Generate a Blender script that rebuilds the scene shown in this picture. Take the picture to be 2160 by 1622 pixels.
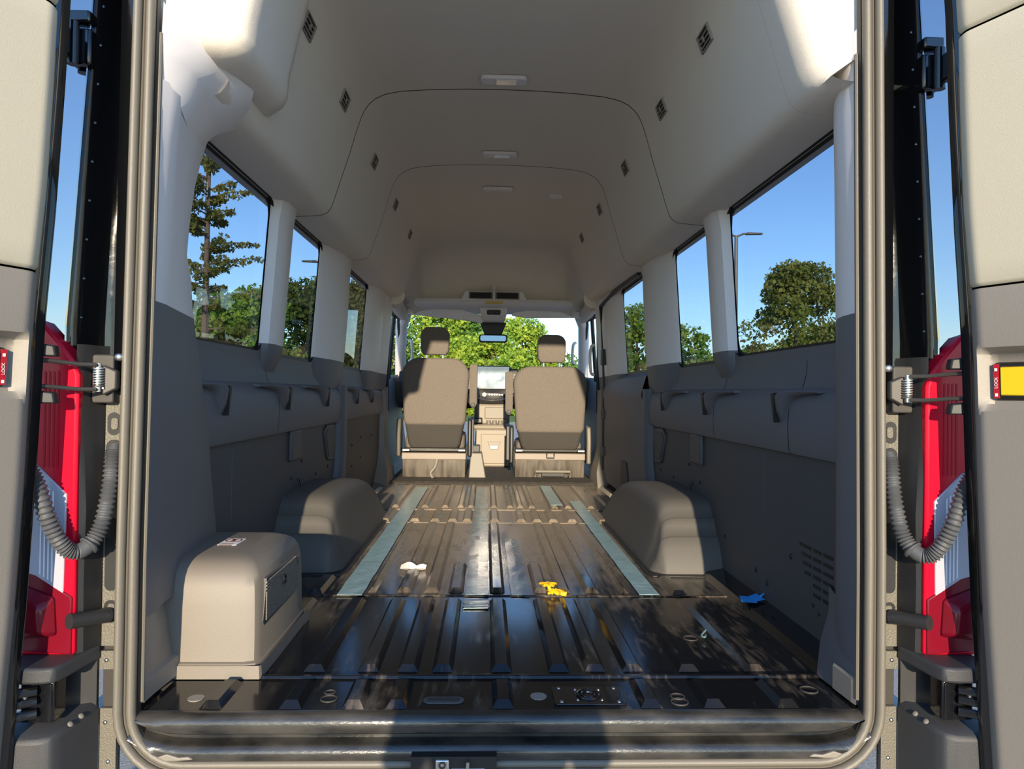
import bpy, bmesh, math, random
from mathutils import Vector, Matrix
random.seed(7)
for o in list(bpy.data.objects): bpy.data.objects.remove(o)
S = bpy.context.scene; COL = S.collection
PI = math.pi

# ------------------------------------------------------------------ camera
# world: X across the van, Y forward, Z up; load floor at z=0, asphalt at z=-0.72
CAM = Vector((-0.0526, 0.0, 0.71)); FPX = 1500.0
YAW, PITCH, ROLL = 0.0354, 0.0113, 0.01327
fw = Vector((math.sin(YAW)*math.cos(PITCH), math.cos(YAW)*math.cos(PITCH), math.sin(PITCH)))
rt0 = Vector((math.cos(YAW), -math.sin(YAW), 0)); up0 = rt0.cross(fw)
rt = rt0*math.cos(ROLL)+up0*math.sin(ROLL); up = up0*math.cos(ROLL)-rt0*math.sin(ROLL)
cd = bpy.data.cameras.new('camera'); cam = bpy.data.objects.new('camera', cd); COL.objects.link(cam)
M = Matrix((rt, up, -fw)).transposed().to_4x4(); M.translation = CAM; cam.matrix_world = M
cd.sensor_width = 36; cd.lens = FPX/2160*36; cd.clip_start = 0.02; cd.clip_end = 500
S.camera = cam

def at(px, py, Y):
    """point at depth Y seen in the photo at (px, py)"""
    d = (px-1080)/FPX*rt-(py-811)/FPX*up+fw
    return CAM+d*((Y-CAM.y)/d.y)

# ------------------------------------------------------------------ light
SUN_EL, SUN_AZ = math.radians(11.5), math.radians(0.5)
w = bpy.data.worlds.new('sky'); S.world = w; w.use_nodes = True
nt = w.node_tree; sk = nt.nodes.new('ShaderNodeTexSky'); sk.sky_type = 'NISHITA'
sk.sun_disc = False; sk.sun_elevation = math.radians(18); sk.sun_rotation = math.radians(180)+SUN_AZ
sk.air_density = 1.1; sk.dust_density = 0.05; sk.ozone_density = 3.0
bg = nt.nodes['Background']; bg.inputs[1].default_value = 0.17
tn = nt.nodes.new('ShaderNodeMix'); tn.data_type = 'RGBA'; tn.blend_type = 'MULTIPLY'; tn.inputs[0].default_value = 1; tn.inputs[7].default_value = (0.80, 0.93, 1.08, 1)
nt.links.new(sk.outputs[0], tn.inputs[6]); nt.links.new(tn.outputs[2], bg.inputs[0])
sd = bpy.data.lights.new('sun', 'SUN'); sun = bpy.data.objects.new('sun', sd); COL.objects.link(sun)
sd.energy = 3.85; sd.color = (1.0, 0.84, 0.60); sd.angle = math.radians(0.55)
sun.rotation_euler = Vector((math.sin(SUN_AZ)*math.cos(SUN_EL), math.cos(SUN_AZ)*math.cos(SUN_EL), -math.sin(SUN_EL))).to_track_quat('-Z', 'Y').to_euler()
sun.location = (0, -20, 6)
vs = S.view_settings; vs.view_transform = 'Standard'; vs.look = 'None'; vs.gamma = 1; vs.use_curve_mapping = False
vs.exposure = 0.97

# ------------------------------------------------------------------ materials
MATS = {}
def mat(name, col, rough=0.5, metal=0.0, bump=0.0, bscale=300, var=0.0, vscale=4, coat=0.0, spec=None, alpha=None, emit=None, col2=None, stretch=None):
    m = bpy.data.materials.new(name); m.use_nodes = True; MATS[name] = m
    n = m.node_tree.nodes; l = m.node_tree.links; p = n['Principled BSDF']
    p.inputs['Base Color'].default_value = (*col, 1); p.inputs['Roughness'].default_value = rough
    p.inputs['Metallic'].default_value = metal; p.inputs['Coat Weight'].default_value = coat
    if spec is not None: p.inputs['Specular IOR Level'].default_value = spec
    if emit: p.inputs['Emission Color'].default_value = (*emit[:3], 1); p.inputs['Emission Strength'].default_value = emit[3]
    tc = n.new('ShaderNodeTexCoord'); src = tc.outputs['Object']
    if stretch:
        mp = n.new('ShaderNodeMapping'); mp.inputs['Scale'].default_value = stretch; l.new(src, mp.inputs[0]); src = mp.outputs[0]
    if var or col2:
        t = n.new('ShaderNodeTexNoise'); t.inputs['Scale'].default_value = vscale; t.inputs['Detail'].default_value = 5
        l.new(src, t.inputs['Vector'])
        r = n.new('ShaderNodeValToRGB'); l.new(t.outputs['Fac'], r.inputs[0])
        c2 = col2 if col2 else tuple(c*(1-var) for c in col)
        c1 = col if col2 else tuple(min(1, c*(1+var)) for c in col)
        r.color_ramp.elements[0].position = 0.35; r.color_ramp.elements[1].position = 0.65
        r.color_ramp.elements[0].color = (*c1, 1); r.color_ramp.elements[1].color = (*c2, 1)
        l.new(r.outputs[0], p.inputs['Base Color'])
    if bump:
        t2 = n.new('ShaderNodeTexNoise'); t2.inputs['Scale'].default_value = bscale; t2.inputs['Detail'].default_value = 2
        l.new(src, t2.inputs['Vector'])
        b = n.new('ShaderNodeBump'); b.inputs['Strength'].default_value = bump; b.inputs['Distance'].default_value = 0.002
        l.new(t2.outputs['Fac'], b.inputs['Height']); l.new(b.outputs[0], p.inputs['Normal'])
    return m

mat('headliner', (0.75, 0.685, 0.60), 0.85, bump=0.5, bscale=700)
mat('trim_light', (0.78, 0.74, 0.735), 0.55, bump=0.15, bscale=900)
mat('trim_dark', (0.132, 0.132, 0.145), 0.55, bump=0.2, bscale=900)
mat('panel_dark', (0.077, 0.075, 0.074), 0.6, bump=0.15, bscale=600)
mat('trim_taupe', (0.25, 0.225, 0.195), 0.5, bump=0.25, bscale=700)
mat('door_cream', (0.56, 0.505, 0.39), 0.5, bump=0.2, bscale=700)
mat('heater', (0.195, 0.168, 0.138), 0.5, bump=0.25, bscale=800)
mat('arch', (0.098, 0.091, 0.082), 0.6, bump=0.4, bscale=500)
mat('rubber', (0.012, 0.012, 0.013), 0.5)
mat('black_plastic', (0.02, 0.02, 0.021), 0.45, bump=0.2, bscale=600)
mat('grey_plastic', (0.075, 0.077, 0.082), 0.5, bump=0.3, bscale=900)
mat('seal', (0.15, 0.135, 0.11), 0.35, bump=0.3, bscale=900)
mat('paint', (0.004, 0.004, 0.005), 0.06, coat=1.0)
mat('paint_skin', (0.30, 0.30, 0.32), 0.04, metal=1.0)
mat('paint_inner', (0.006, 0.006, 0.007), 0.14, coat=0.6, bump=0.15, bscale=60)
mat('flange', (0.15, 0.137, 0.11), 0.55, metal=0.2, bump=0.8, bscale=260)
mat('steel', (0.6, 0.58, 0.55), 0.3, metal=1.0)
mat('steel_dark', (0.06, 0.055, 0.05), 0.5, metal=0.3)
mat('bumper', (0.035, 0.036, 0.040), 0.5, bump=0.3, bscale=900)
mat('red_lens', (0.55, 0.003, 0.022), 0.3, coat=0.1, spec=0.25)
mat('red_dark', (0.16, 0.004, 0.014), 0.25, coat=0.2, spec=0.3)
mat('red_groove', (0.42, 0.003, 0.018), 0.4, spec=0.2)
mat('clear_lens', (0.40, 0.40, 0.46), 0.1, coat=0.8, bump=0.3, bscale=120)
mat('clear_line', (0.80, 0.80, 0.86), 0.15, coat=0.5)
mat('seat_fabric', (0.165, 0.141, 0.122), 0.9, bump=0.9, bscale=420, var=0.18, vscale=260)
mat('seat_lower', (0.045, 0.04, 0.036), 0.85, bump=0.6, bscale=300)
mat('seat_plastic', (0.18, 0.163, 0.135), 0.5)
mat('seat_base', (0.10, 0.085, 0.07), 0.35, var=0.45, vscale=9, stretch=(3, 1, 0.4))
mat('base_top', (0.235, 0.19, 0.158), 0.4)
mat('carpet', (0.055, 0.048, 0.042), 0.95, bump=1.0, bscale=500, var=0.3, vscale=30)
mat('dash', (0.25, 0.212, 0.168), 0.5)
mat('dash_dark', (0.03, 0.03, 0.032), 0.35)
mat('tape', (0.28, 0.43, 0.46), 0.3, bump=0.5, bscale=35, var=0.10, vscale=30)
mat('tape_thin', (0.10, 0.17, 0.19), 0.25, bump=0.5, bscale=35, var=0.2, vscale=20)
mat('tape_edge', (0.36, 0.37, 0.26), 0.5)
mat('blue_tape', (0.03, 0.36, 0.95), 0.5)
mat('yellow', (0.85, 0.55, 0.01), 0.45)
mat('petal', (0.90, 0.50, 0.01), 0.5, var=0.25, vscale=60)
mat('tissue', (0.75, 0.70, 0.62), 0.9)
mat('red_label', (0.42, 0.01, 0.02), 0.4)
mat('white', (0.8, 0.8, 0.8), 0.5)
mat('sticker_ink', (0.10, 0.03, 0.03), 0.6)
mat('warn_label', (0.62, 0.42, 0.06), 0.5)
mat('light_lens', (0.78, 0.76, 0.70), 0.12, coat=0.6)
mat('reflector_glow', (0.8, 0.02, 0.02), 0.2, emit=(1, 0.03, 0.02, 1.2))  # glow put into the door reflectors by emission
mat('pole', (0.16, 0.14, 0.125), 0.5, metal=0.2)
mat('bark', (0.14, 0.10, 0.075), 0.9, bump=0.8, bscale=30)
mat('asphalt', (0.36, 0.335, 0.30), 0.9, bump=1.0, bscale=120, var=0.25, vscale=160)
mat('road_paint', (0.75, 0.73, 0.68), 0.8)
mat('grass', (0.10, 0.16, 0.03), 0.95, bump=1.0, bscale=20, var=0.35, vscale=6)
mat('mirror', (0.10, 0.14, 0.20), 0.03, metal=1.0)
mat('car_grey', (0.25, 0.27, 0.30), 0.25, coat=0.8)

def leaf_mat(name, a, b, tr=0.35):
    m = bpy.data.materials.new(name); m.use_nodes = True; MATS[name] = m
    n = m.node_tree.nodes; l = m.node_tree.links; n.remove(n['Principled BSDF']); out = n['Material Output']
    tc = n.new('ShaderNodeTexCoord'); t = n.new('ShaderNodeTexNoise'); t.inputs['Scale'].default_value = 1.6; t.inputs['Detail'].default_value = 6
    l.new(tc.outputs['Object'], t.inputs['Vector']); r = n.new('ShaderNodeValToRGB'); l.new(t.outputs['Fac'], r.inputs[0])
    r.color_ramp.elements[0].position = 0.36; r.color_ramp.elements[1].position = 0.62
    r.color_ramp.elements[0].color = (*a, 1); r.color_ramp.elements[1].color = (*b, 1)
    d = n.new('ShaderNodeBsdfDiffuse'); tl = n.new('ShaderNodeBsdfTranslucent'); mx = n.new('ShaderNodeMixShader'); mx.inputs[0].default_value = tr
    l.new(r.outputs[0], d.inputs[0]); l.new(r.outputs[0], tl.inputs[0]); l.new(d.outputs[0], mx.inputs[1]); l.new(tl.outputs[0], mx.inputs[2]); l.new(mx.outputs[0], out.inputs[0])
    return m
leaf_mat('leaf_bright', (0.20, 0.36, 0.05), (0.52, 0.58, 0.07))
leaf_mat('leaf_mid', (0.11, 0.24, 0.05), (0.27, 0.37, 0.06))
leaf_mat('leaf_deep', (0.06, 0.12, 0.03), (0.15, 0.19, 0.045))
leaf_mat('leaf_pine', (0.10, 0.14, 0.03), (0.26, 0.27, 0.07))
leaf_mat('leaf_olive', (0.10, 0.12, 0.03), (0.22, 0.21, 0.06))

def glass_mat(name, tint, gloss):
    m = bpy.data.materials.new(name); m.use_nodes = True; MATS[name] = m
    n = m.node_tree.nodes; l = m.node_tree.links; n.remove(n['Principled BSDF']); out = n['Material Output']
    tr = n.new('ShaderNodeBsdfTransparent'); tr.inputs[0].default_value = (*tint, 1)
    g = n.new('ShaderNodeBsdfGlossy'); g.inputs['Roughness'].default_value = 0.01
    lw = n.new('ShaderNodeLayerWeight'); pw = n.new('ShaderNodeMath'); pw.operation = 'POWER'; pw.inputs[1].default_value = 5; l.new(lw.outputs['Facing'], pw.inputs[0])
    mu = n.new('ShaderNodeMath'); mu.operation = 'MULTIPLY_ADD'; mu.inputs[1].default_value = 0.9*gloss; mu.inputs[2].default_value = 0.04*gloss; l.new(pw.outputs[0], mu.inputs[0])
    mx = n.new('ShaderNodeMixShader'); l.new(mu.outputs[0], mx.inputs[0]); l.new(tr.outputs[0], mx.inputs[1]); l.new(g.outputs[0], mx.inputs[2]); l.new(mx.outputs[0], out.inputs[0])
glass_mat('glass', (0.35, 0.38, 0.43), 0.6)
glass_mat('glass_front', (0.74, 0.82, 0.90), 0.7)

# screen: pale washed-out display with soft blobs
m = mat('screen', (0.5, 0.55, 0.6), 0.08, coat=0.5, col2=(0.16, 0.22, 0.30), vscale=7, emit=(0.45, 0.52, 0.6, 0.12))
# floor paint: glossy black enamel with dusty scuffed patches
def floor_material():
    m = bpy.data.materials.new('floor_paint'); m.use_nodes = True; MATS['floor_paint'] = m
    n = m.node_tree.nodes; l = m.node_tree.links; p = n['Principled BSDF']
    ge = n.new('ShaderNodeNewGeometry')
    mp = n.new('ShaderNodeMapping'); mp.inputs['Scale'].default_value = (1, 0.45, 1); l.new(ge.outputs['Position'], mp.inputs[0])
    a = n.new('ShaderNodeTexNoise'); a.inputs['Scale'].default_value = 5; a.inputs['Detail'].default_value = 8; a.inputs['Roughness'].default_value = 0.65; l.new(mp.outputs[0], a.inputs['Vector'])
    mp2 = n.new('ShaderNodeMapping'); mp2.inputs['Scale'].default_value = (60, 9, 1); mp2.inputs['Rotation'].default_value = (0, 0, 0.5); l.new(ge.outputs['Position'], mp2.inputs[0])
    b = n.new('ShaderNodeTexNoise'); b.inputs['Scale'].default_value = 1; b.inputs['Detail'].default_value = 4; l.new(mp2.outputs[0], b.inputs['Vector'])
    sx = n.new('ShaderNodeSeparateXYZ'); l.new(ge.outputs['Position'], sx.inputs[0])
    # dust-brown tone, stronger towards the seats
    mr = n.new('ShaderNodeMapRange'); mr.inputs[1].default_value = 2.2; mr.inputs[2].default_value = 3.4; mr.inputs[3].default_value = -0.10; mr.inputs[4].default_value = 0.62; l.new(sx.outputs[1], mr.inputs[0])
    ad = n.new('ShaderNodeMath'); ad.operation = 'MULTIPLY_ADD'; l.new(a.outputs['Fac'], ad.inputs[0]); ad.inputs[1].default_value = 1.5; ad.inputs[2].default_value = -0.72
    ad2 = n.new('ShaderNodeMath'); ad2.operation = 'MULTIPLY_ADD'; l.new(b.outputs['Fac'], ad2.inputs[0]); ad2.inputs[1].default_value = 0.7; ad2.inputs[2].default_value = -0.35
    s1 = n.new('ShaderNodeMath'); s1.operation = 'ADD'; l.new(ad.outputs[0], s1.inputs[0]); l.new(ad2.outputs[0], s1.inputs[1])
    s2 = n.new('ShaderNodeMath'); s2.operation = 'ADD'; s2.use_clamp = True; l.new(s1.outputs[0], s2.inputs[0]); l.new(mr.outputs[0], s2.inputs[1])
    cr = n.new('ShaderNodeMix'); cr.data_type = 'RGBA'; l.new(s2.outputs[0], cr.inputs[0]); cr.inputs[6].default_value = (0.006, 0.006, 0.007, 1); cr.inputs[7].default_value = (0.36, 0.29, 0.215, 1)
    l.new(cr.outputs[2], p.inputs['Base Color'])
    rr = n.new('ShaderNodeMapRange'); rr.inputs[3].default_value = 0.13; rr.inputs[4].default_value = 0.42; l.new(s2.outputs[0], rr.inputs[0]); l.new(rr.outputs[0], p.inputs['Roughness'])
    bp = n.new('ShaderNodeBump'); bp.inputs['Strength'].default_value = 0.12; bp.inputs['Distance'].default_value = 0.003; l.new(a.outputs['Fac'], bp.inputs['Height']); l.new(bp.outputs[0], p.inputs['Normal'])
floor_material()

# ------------------------------------------------------------------ mesh helpers
class G:
    def __init__(s): s.v = []; s.f = []
    def add(s, vs, fs):
        k = len(s.v); s.v += [tuple(p) for p in vs]; s.f += [tuple(i+k for i in f) for f in fs]; return s
    def box(s, x0, x1, y0, y1, z0, z1):
        vs = [(x, y, z) for z in (z0, z1) for y in (y0, y1) for x in (x0, x1)]
        return s.add(vs, [(0, 2, 3, 1), (4, 5, 7, 6), (0, 1, 5, 4), (2, 6, 7, 3), (0, 4, 6, 2), (1, 3, 7, 5)])
    def hexa(s, p):   # 8 points: bottom loop 4, top loop 4
        return s.add(p, [(3, 2, 1, 0), (4, 5, 6, 7), (0, 1, 5, 4), (1, 2, 6, 5), (2, 3, 7, 6), (3, 0, 4, 7)])
    def loft(s, rings, closed=True, caps=True, loop=False):
        n = len(rings[0]); k = len(s.v); vs = [tuple(p) for r in rings for p in r]; fs = []
        R = len(rings)
        for i in range(R if loop else R-1):
            j = (i+1) % R
            for a in range(n if closed else n-1):
                b = (a+1) % n; fs.append((i*n+a, i*n+b, j*n+b, j*n+a))
        if caps and closed and not loop: fs += [tuple(range(n-1, -1, -1)), tuple((R-1)*n+a for a in range(n))]
        return s.add(vs, fs)
    def tube(s, path, r, n=10, closed=False, caps=True):
        path = [Vector(p) for p in path]; rings = []; N = len(path); prev = None
        for i, p in enumerate(path):
            if closed: t = path[(i+1) % N]-path[i-1]
            else: t = path[min(i+1, N-1)]-path[max(i-1, 0)]
            t.normalize()
            if prev is None: u = t.orthogonal().normalized()
            else: u = (prev-t*prev.dot(t)).normalized()
            prev = u; v = t.cross(u); rr = r(i/(N-1)) if callable(r) else r
            rings.append([p+(u*math.cos(2*PI*a/n)+v*math.sin(2*PI*a/n))*rr for a in range(n)])
        return s.loft(rings, True, caps, closed)
    def prism(s, pts, d):   # closed outline (3-D points), extruded by vector d
        d = Vector(d); return s.loft([[Vector(p) for p in pts], [Vector(p)+d for p in pts]])
    def disc(s, c, axis, r, h, n=16):
        c = Vector(c); a = Vector(axis).normalized(); return s.tube([c, c+a*h], r, n)
    def dome(s, c, axis, r, h, n=14, k=5):
        c = Vector(c); a = Vector(axis).normalized(); u = a.orthogonal().normalized(); v = a.cross(u)
        rings = [[c+a*(h*math.sin(PI/2*i/k*0.98))+(u*math.cos(2*PI*q/n)+v*math.sin(2*PI*q/n))*r*math.cos(PI/2*i/k*0.98) for q in range(n)] for i in range(k+1)]
        return s.loft(rings)
    def build(s, name, m, parent=None, smooth=False, bevel=0, seg=2, sub=0, waist=None, angle=35):
        me = bpy.data.meshes.new(name); me.from_pydata(s.v, [], s.f)
        bm = bmesh.new(); bm.from_mesh(me); bmesh.ops.remove_doubles(bm, verts=bm.verts, dist=1e-5)
        if waist: bmesh.ops.bisect_plane(bm, geom=bm.verts[:]+bm.edges[:]+bm.faces[:], plane_co=(0, 0, waist[0]), plane_no=waist[1])
        bmesh.ops.recalc_face_normals(bm, faces=bm.faces); bm.to_mesh(me); bm.free()
        me.materials.append(MATS[m])
        if waist:
            me.materials.append(MATS[waist[2]]); no = Vector(waist[1])
            for p in me.polygons: p.material_index = 1 if (p.center-Vector((0, 0, waist[0]))).dot(no) < 0 else 0
        if smooth:
            for p in me.polygons: p.use_smooth = True
            me.set_sharp_from_angle(angle=math.radians(angle))
        return link(name, me, parent, bevel, seg, sub)
def link(name, me, parent=None, bevel=0, seg=2, sub=0):
    o = bpy.data.objects.new(name, me); COL.objects.link(o)
    if parent: setparent(o, parent)
    if bevel:
        b = o.modifiers.new('bevel', 'BEVEL'); b.width = bevel; b.segments = seg; b.limit_method = 'ANGLE'; b.angle_limit = math.radians(40); b.harden_normals = False
        for p in me.polygons: p.use_smooth = True
        me.set_sharp_from_angle(angle=math.radians(50))
    if sub: q = o.modifiers.new('sub', 'SUBSURF'); q.levels = q.render_levels = sub
    return o
def world_off(p):
    v = Vector((0, 0, 0))
    while p: v += p.location; p = p.parent if p.parent else None
    return v
def setparent(o, p):
    o.parent = p; o.matrix_parent_inverse = Matrix.Translation(-ORIG.get(p.name, Vector((0, 0, 0))))
ORIG = {}
def tag(o, label, cat, group=None, kind=None):
    o['label'] = label; o['category'] = cat
    if group: o['group'] = group
    if kind: o['kind'] = kind
    return o
def thing(name, label, cat, loc, group=None, kind=None):
    o = bpy.data.objects.new(name, None); COL.objects.link(o); o.location = loc; o.empty_display_size = 0.05
    ORIG[o.name] = Vector(loc); return tag(o, label, cat, group, kind)
def rrect(w, h, r, k=5):
    pts = []
    for cx, cy, a0 in ((w/2-r, h/2-r, 0), (-w/2+r, h/2-r, PI/2), (-w/2+r, -h/2+r, PI), (w/2-r, -h/2+r, 1.5*PI)):
        for i in range(k+1): a = a0+PI/2*i/k; pts.append((cx+r*math.cos(a), cy+r*math.sin(a)))
    return pts
def bez(p0, p1, p2, p3, n):
    P = [Vector(p) for p in (p0, p1, p2, p3)]
    return [P[0]*(1-t)**3+P[1]*3*t*(1-t)**2+P[2]*3*t*t*(1-t)+P[3]*t**3 for t in [i/(n-1) for i in range(n)]]
def catmull(pts, k=6):
    P = [Vector(p) for p in pts]; P = [P[0]*2-P[1]]+P+[P[-1]*2-P[-2]]; out = []
    for i in range(1, len(P)-2):
        for j in range(k):
            t = j/k; a, b, c, d = P[i-1:i+3]
            out.append(0.5*((2*b)+(c-a)*t+(2*a-5*b+4*c-d)*t*t+(3*b-a-3*c+d)*t**3))
    return out+[P[-2]]
SIDE = {-1: "driver's", 1: "passenger"}

# ================================================================== FLOOR
g = G(); g.box(-0.93, 0.93, 1.60, 5.46, -0.03, 0.0)
floor = g.build('floor', 'floor_paint'); tag(floor, 'ribbed glossy black painted steel load floor of the van', 'floor', kind='structure')
RIB = {}
def rib(x, y0, y1, wd=0.056, h=0.015):
    L = round(y1-y0, 3); key = (L, wd)
    if key not in RIB:
        a, b, e = wd/2, wd/2-0.013, min(0.016, L*0.2)
        g = G(); g.add([(-a, 0, -0.001), (a, 0, -0.001), (a, L, -0.001), (-a, L, -0.001), (-b, e, h), (b, e, h), (b, L-e, h), (-b, L-e, h)],
                       [(4, 5, 6, 7), (0, 1, 5, 4), (1, 2, 6, 5), (2, 3, 7, 6), (3, 0, 4, 7)])
        me = bpy.data.meshes.new('rib'); me.from_pydata(g.v, [], g.f); me.materials.append(MATS['floor_paint']); RIB[key] = me
    o = link('rib', RIB[key], floor)
    o.location = (x, y0, 0); return o
c11 = [-0.64, -0.477, -0.342, -0.243, -0.155, -0.006, 0.141, 0.234, 0.331, 0.475, 0.648]
for x in (-0.655, -0.48, -0.342, -0.245, -0.006, 0.331, 0.475, 0.645): rib(x, 1.603, 1.748, 0.052)
for x in c11: rib(x, 1.812, 2.43)
for x in (-0.333, -0.237, -0.006, 0.229, 0.331): rib(x, 2.525, 3.835)
for x in (-0.447, 0.447): rib(x, 2.525, 3.835, 0.030)
for x in (-0.152, 0.15): rib(x, 2.525, 2.93)
for x in (-0.64, 0.64): rib(x, 2.50, 2.73)
for x in (-0.60, -0.435, -0.325, -0.23, -0.15, 0.0, 0.147, 0.234, 0.323, 0.427, 0.60): rib(x, 3.90, 4.25)
for x in (-0.72, -0.60, -0.42, -0.297, -0.203, -0.14, 0.0, 0.1, 0.163, 0.234, 0.375, 0.458, 0.60, 0.72): rib(x, 4.37, 5.36, 0.046)
for y, hh, wd in ((1.778, 0.008, 0.010), (2.487, 0.004, 0.008), (3.868, 0.004, 0.006), (4.29, 0.007, 0.014)):
    G().hexa([(-0.87, y-wd, 0), (0.87, y-wd, 0), (0.87, y+wd, 0), (-0.87, y+wd, 0), (-0.87, y-wd*0.5, hh), (0.87, y-wd*0.5, hh), (0.87, y+wd*0.5, hh), (-0.87, y+wd*0.5, hh)]).build('seam_bar', 'floor_paint', floor, bevel=0.002)
# raised strip along each wall
for s in (-1, 1):
    G().prism([(s*0.885, 1.7, 0), (s*0.80, 1.7, 0), (s*0.82, 1.7, 0.018), (s*0.885, 1.7, 0.03)], (0, 3.7, 0)).build('edge_strip', 'paint_inner', floor)
# rear sill: rolled edge, channel and lower ledge
sp = [(1.62, -0.001), (1.592, 0.0), (1.578, -0.004), (1.571, -0.013), (1.569, -0.036), (1.574, -0.041), (1.598, -0.045), (1.600, -0.060), (1.580, -0.065), (1.571, -0.070), (1.566, -0.094), (1.572, -0.100), (1.59, -0.104), (1.59, -0.14)]
rings = []
N = 40
for i in range(N+1):
    x = -0.815+1.63*i/N; e = abs(x)/0.815
    k = 0 if e < 0.86 else (e-0.86)/0.14
    rings.append([(x, y-0.0*k, z+(0.05*k*k if z < -0.02 else 0)*(0.6 if z > -0.09 else 0.9)) for y, z in sp])
mat('sill_paint', (0.010, 0.010, 0.010), 0.2, coat=0.4, bump=0.2, bscale=80, col2=(0.055, 0.051, 0.044), vscale=7, stretch=(1, 1, 3))
sill = G().loft(rings, closed=False).build('rear_sill', 'sill_paint', floor, smooth=True, angle=60)
for s in (-1, 1):   # torn sealant patches in the sill corners
    pts = [(s*0.71, 1.565, -0.094), (s*0.675, 1.563, -0.090), (s*0.685, 1.561, -0.084), (s*0.705, 1.562, -0.086), (s*0.73, 1.562, -0.078), (s*0.75, 1.564, -0.085), (s*0.735, 1.565, -0.094)]
    G().prism(pts, (0, 0.01, 0)).build('torn_sealant', 'trim_taupe', sill, bevel=0.002)
# striker recess in the sill
rec = G(); rec.box(-0.205, -0.02, 1.545, 1.60, -0.16, -0.077); rec.build('striker_recess', 'rubber', sill)
G().box(-0.152, -0.122, 1.535, 1.55, -0.15, -0.079).build('striker_bracket', 'steel', sill, bevel=0.003)
q = G(); q.tube([(-0.137+0.006*math.cos(a*PI/8), 1.534, -0.090+0.006*math.sin(a*PI/8)) for a in range(16)], 0.002, 6, closed=True); q.build('striker_eye', 'steel_dark', sill, smooth=True)
G().prism([(-0.12, 1.54, -0.10), (-0.045, 1.54, -0.10), (-0.045, 1.54, -0.112), (-0.06, 1.54, -0.122), (-0.105, 1.54, -0.122), (-0.12, 1.54, -0.114)], (0, 0.015, 0)).build('striker_plate', 'steel', sill, bevel=0.002)
G().disc((-0.0825, 1.533, -0.082), (0, 0, -1), 0.004, 0.035, 10).build('striker_pin', 'steel', sill, smooth=True)
for x in (-0.105, -0.06): G().dome((x, 1.541, -0.106), (0, -1, 0), 0.004, 0.003).build('bolt', 'steel', sill, smooth=True)
# rear access plate, slots, plugs in the floor
pl = G().prism([(0.195+p[0], 1.667+p[1], 0.0) for p in rrect(0.165, 0.098, 0.008)], (0, 0, 0.004)).build('access_plate', 'paint_inner', floor, bevel=0.0015)
for dx, dy in ((-0.066, -0.037), (0.066, -0.037), (-0.066, 0.037), (0.066, 0.037)): G().dome((0.195+dx, 1.667+dy, 0.004), (0, 0, 1), 0.005, 0.003, 12, 3).build('screw', 'steel', pl, smooth=True)
for dx, dy in ((-0.028, -0.028), (0.028, -0.028), (-0.028, 0.028), (0.028, 0.028)): G().dome((0.195+dx, 1.667+dy, 0.004), (0, 0, 1), 0.0035, 0.003, 10, 3).build('screw', 'steel', pl, smooth=True)
for r0, hh in ((0.026, 0.003), (0.016, 0.006)):
    G().tube([(0.195+r0*math.cos(2*PI*a/24), 1.667+r0*math.sin(2*PI*a/24), 0.004) for a in range(24)], 0.004, 8, closed=True).build('anchor_ring', 'paint_inner', pl, smooth=True)
G().prism([(-0.142+p[0], 1.645+p[1], 0.0) for p in rrect(0.094, 0.034, 0.0168)], (0, 0, 0.003)).build('slot_plug', 'grey_plastic', floor, bevel=0.001)
G().prism([(-0.142+p[0], 1.645+p[1], 0.003) for p in rrect(0.076, 0.018, 0.0089)], (0, 0, 0.0015)).build('slot_plug', 'seat_lower', floor)
for x, y, r0 in ((0.078, 1.667, 0.019), (-0.708, 1.66, 0.018)): G().disc((x, y, 0), (0, 0, 1), r0, 0.002, 24).build('round_plug', 'trim_taupe', floor)
for x, y, r0 in ((0.405, 1.664, 0.016), (-0.41, 1.69, 0.012), (0.402, 1.635, 0.019), (-0.405, 1.655, 0.018), (0.735, 1.70, 0.02), (0.55, 2.06, 0.02)):
    G().tube([(x+r0*math.cos(2*PI*a/24), y+r0*math.sin(2*PI*a/24), 0.001) for a in range(24)], 0.0022, 6, closed=True).build('drain_ring', 'steel_dark', floor, smooth=True)
# carpet lip before the cab
cf = G(); cf.loft([[(-0.80, 5.46, 0.0), (-0.80, 5.50, 0.02), (-0.80, 7.3, 0.02)], [(0.80, 5.46, 0.0), (0.80, 5.50, 0.02), (0.80, 7.3, 0.02)]], closed=False)
cf = cf.build('cab_carpet', 'carpet', floor)
G().tube([(-0.75+1.5*i/30, 5.462+0.006*math.sin(i*2.1), 0.006) for i in range(31)], 0.006, 6).build('carpet_edge', 'seat_lower', floor)

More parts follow.
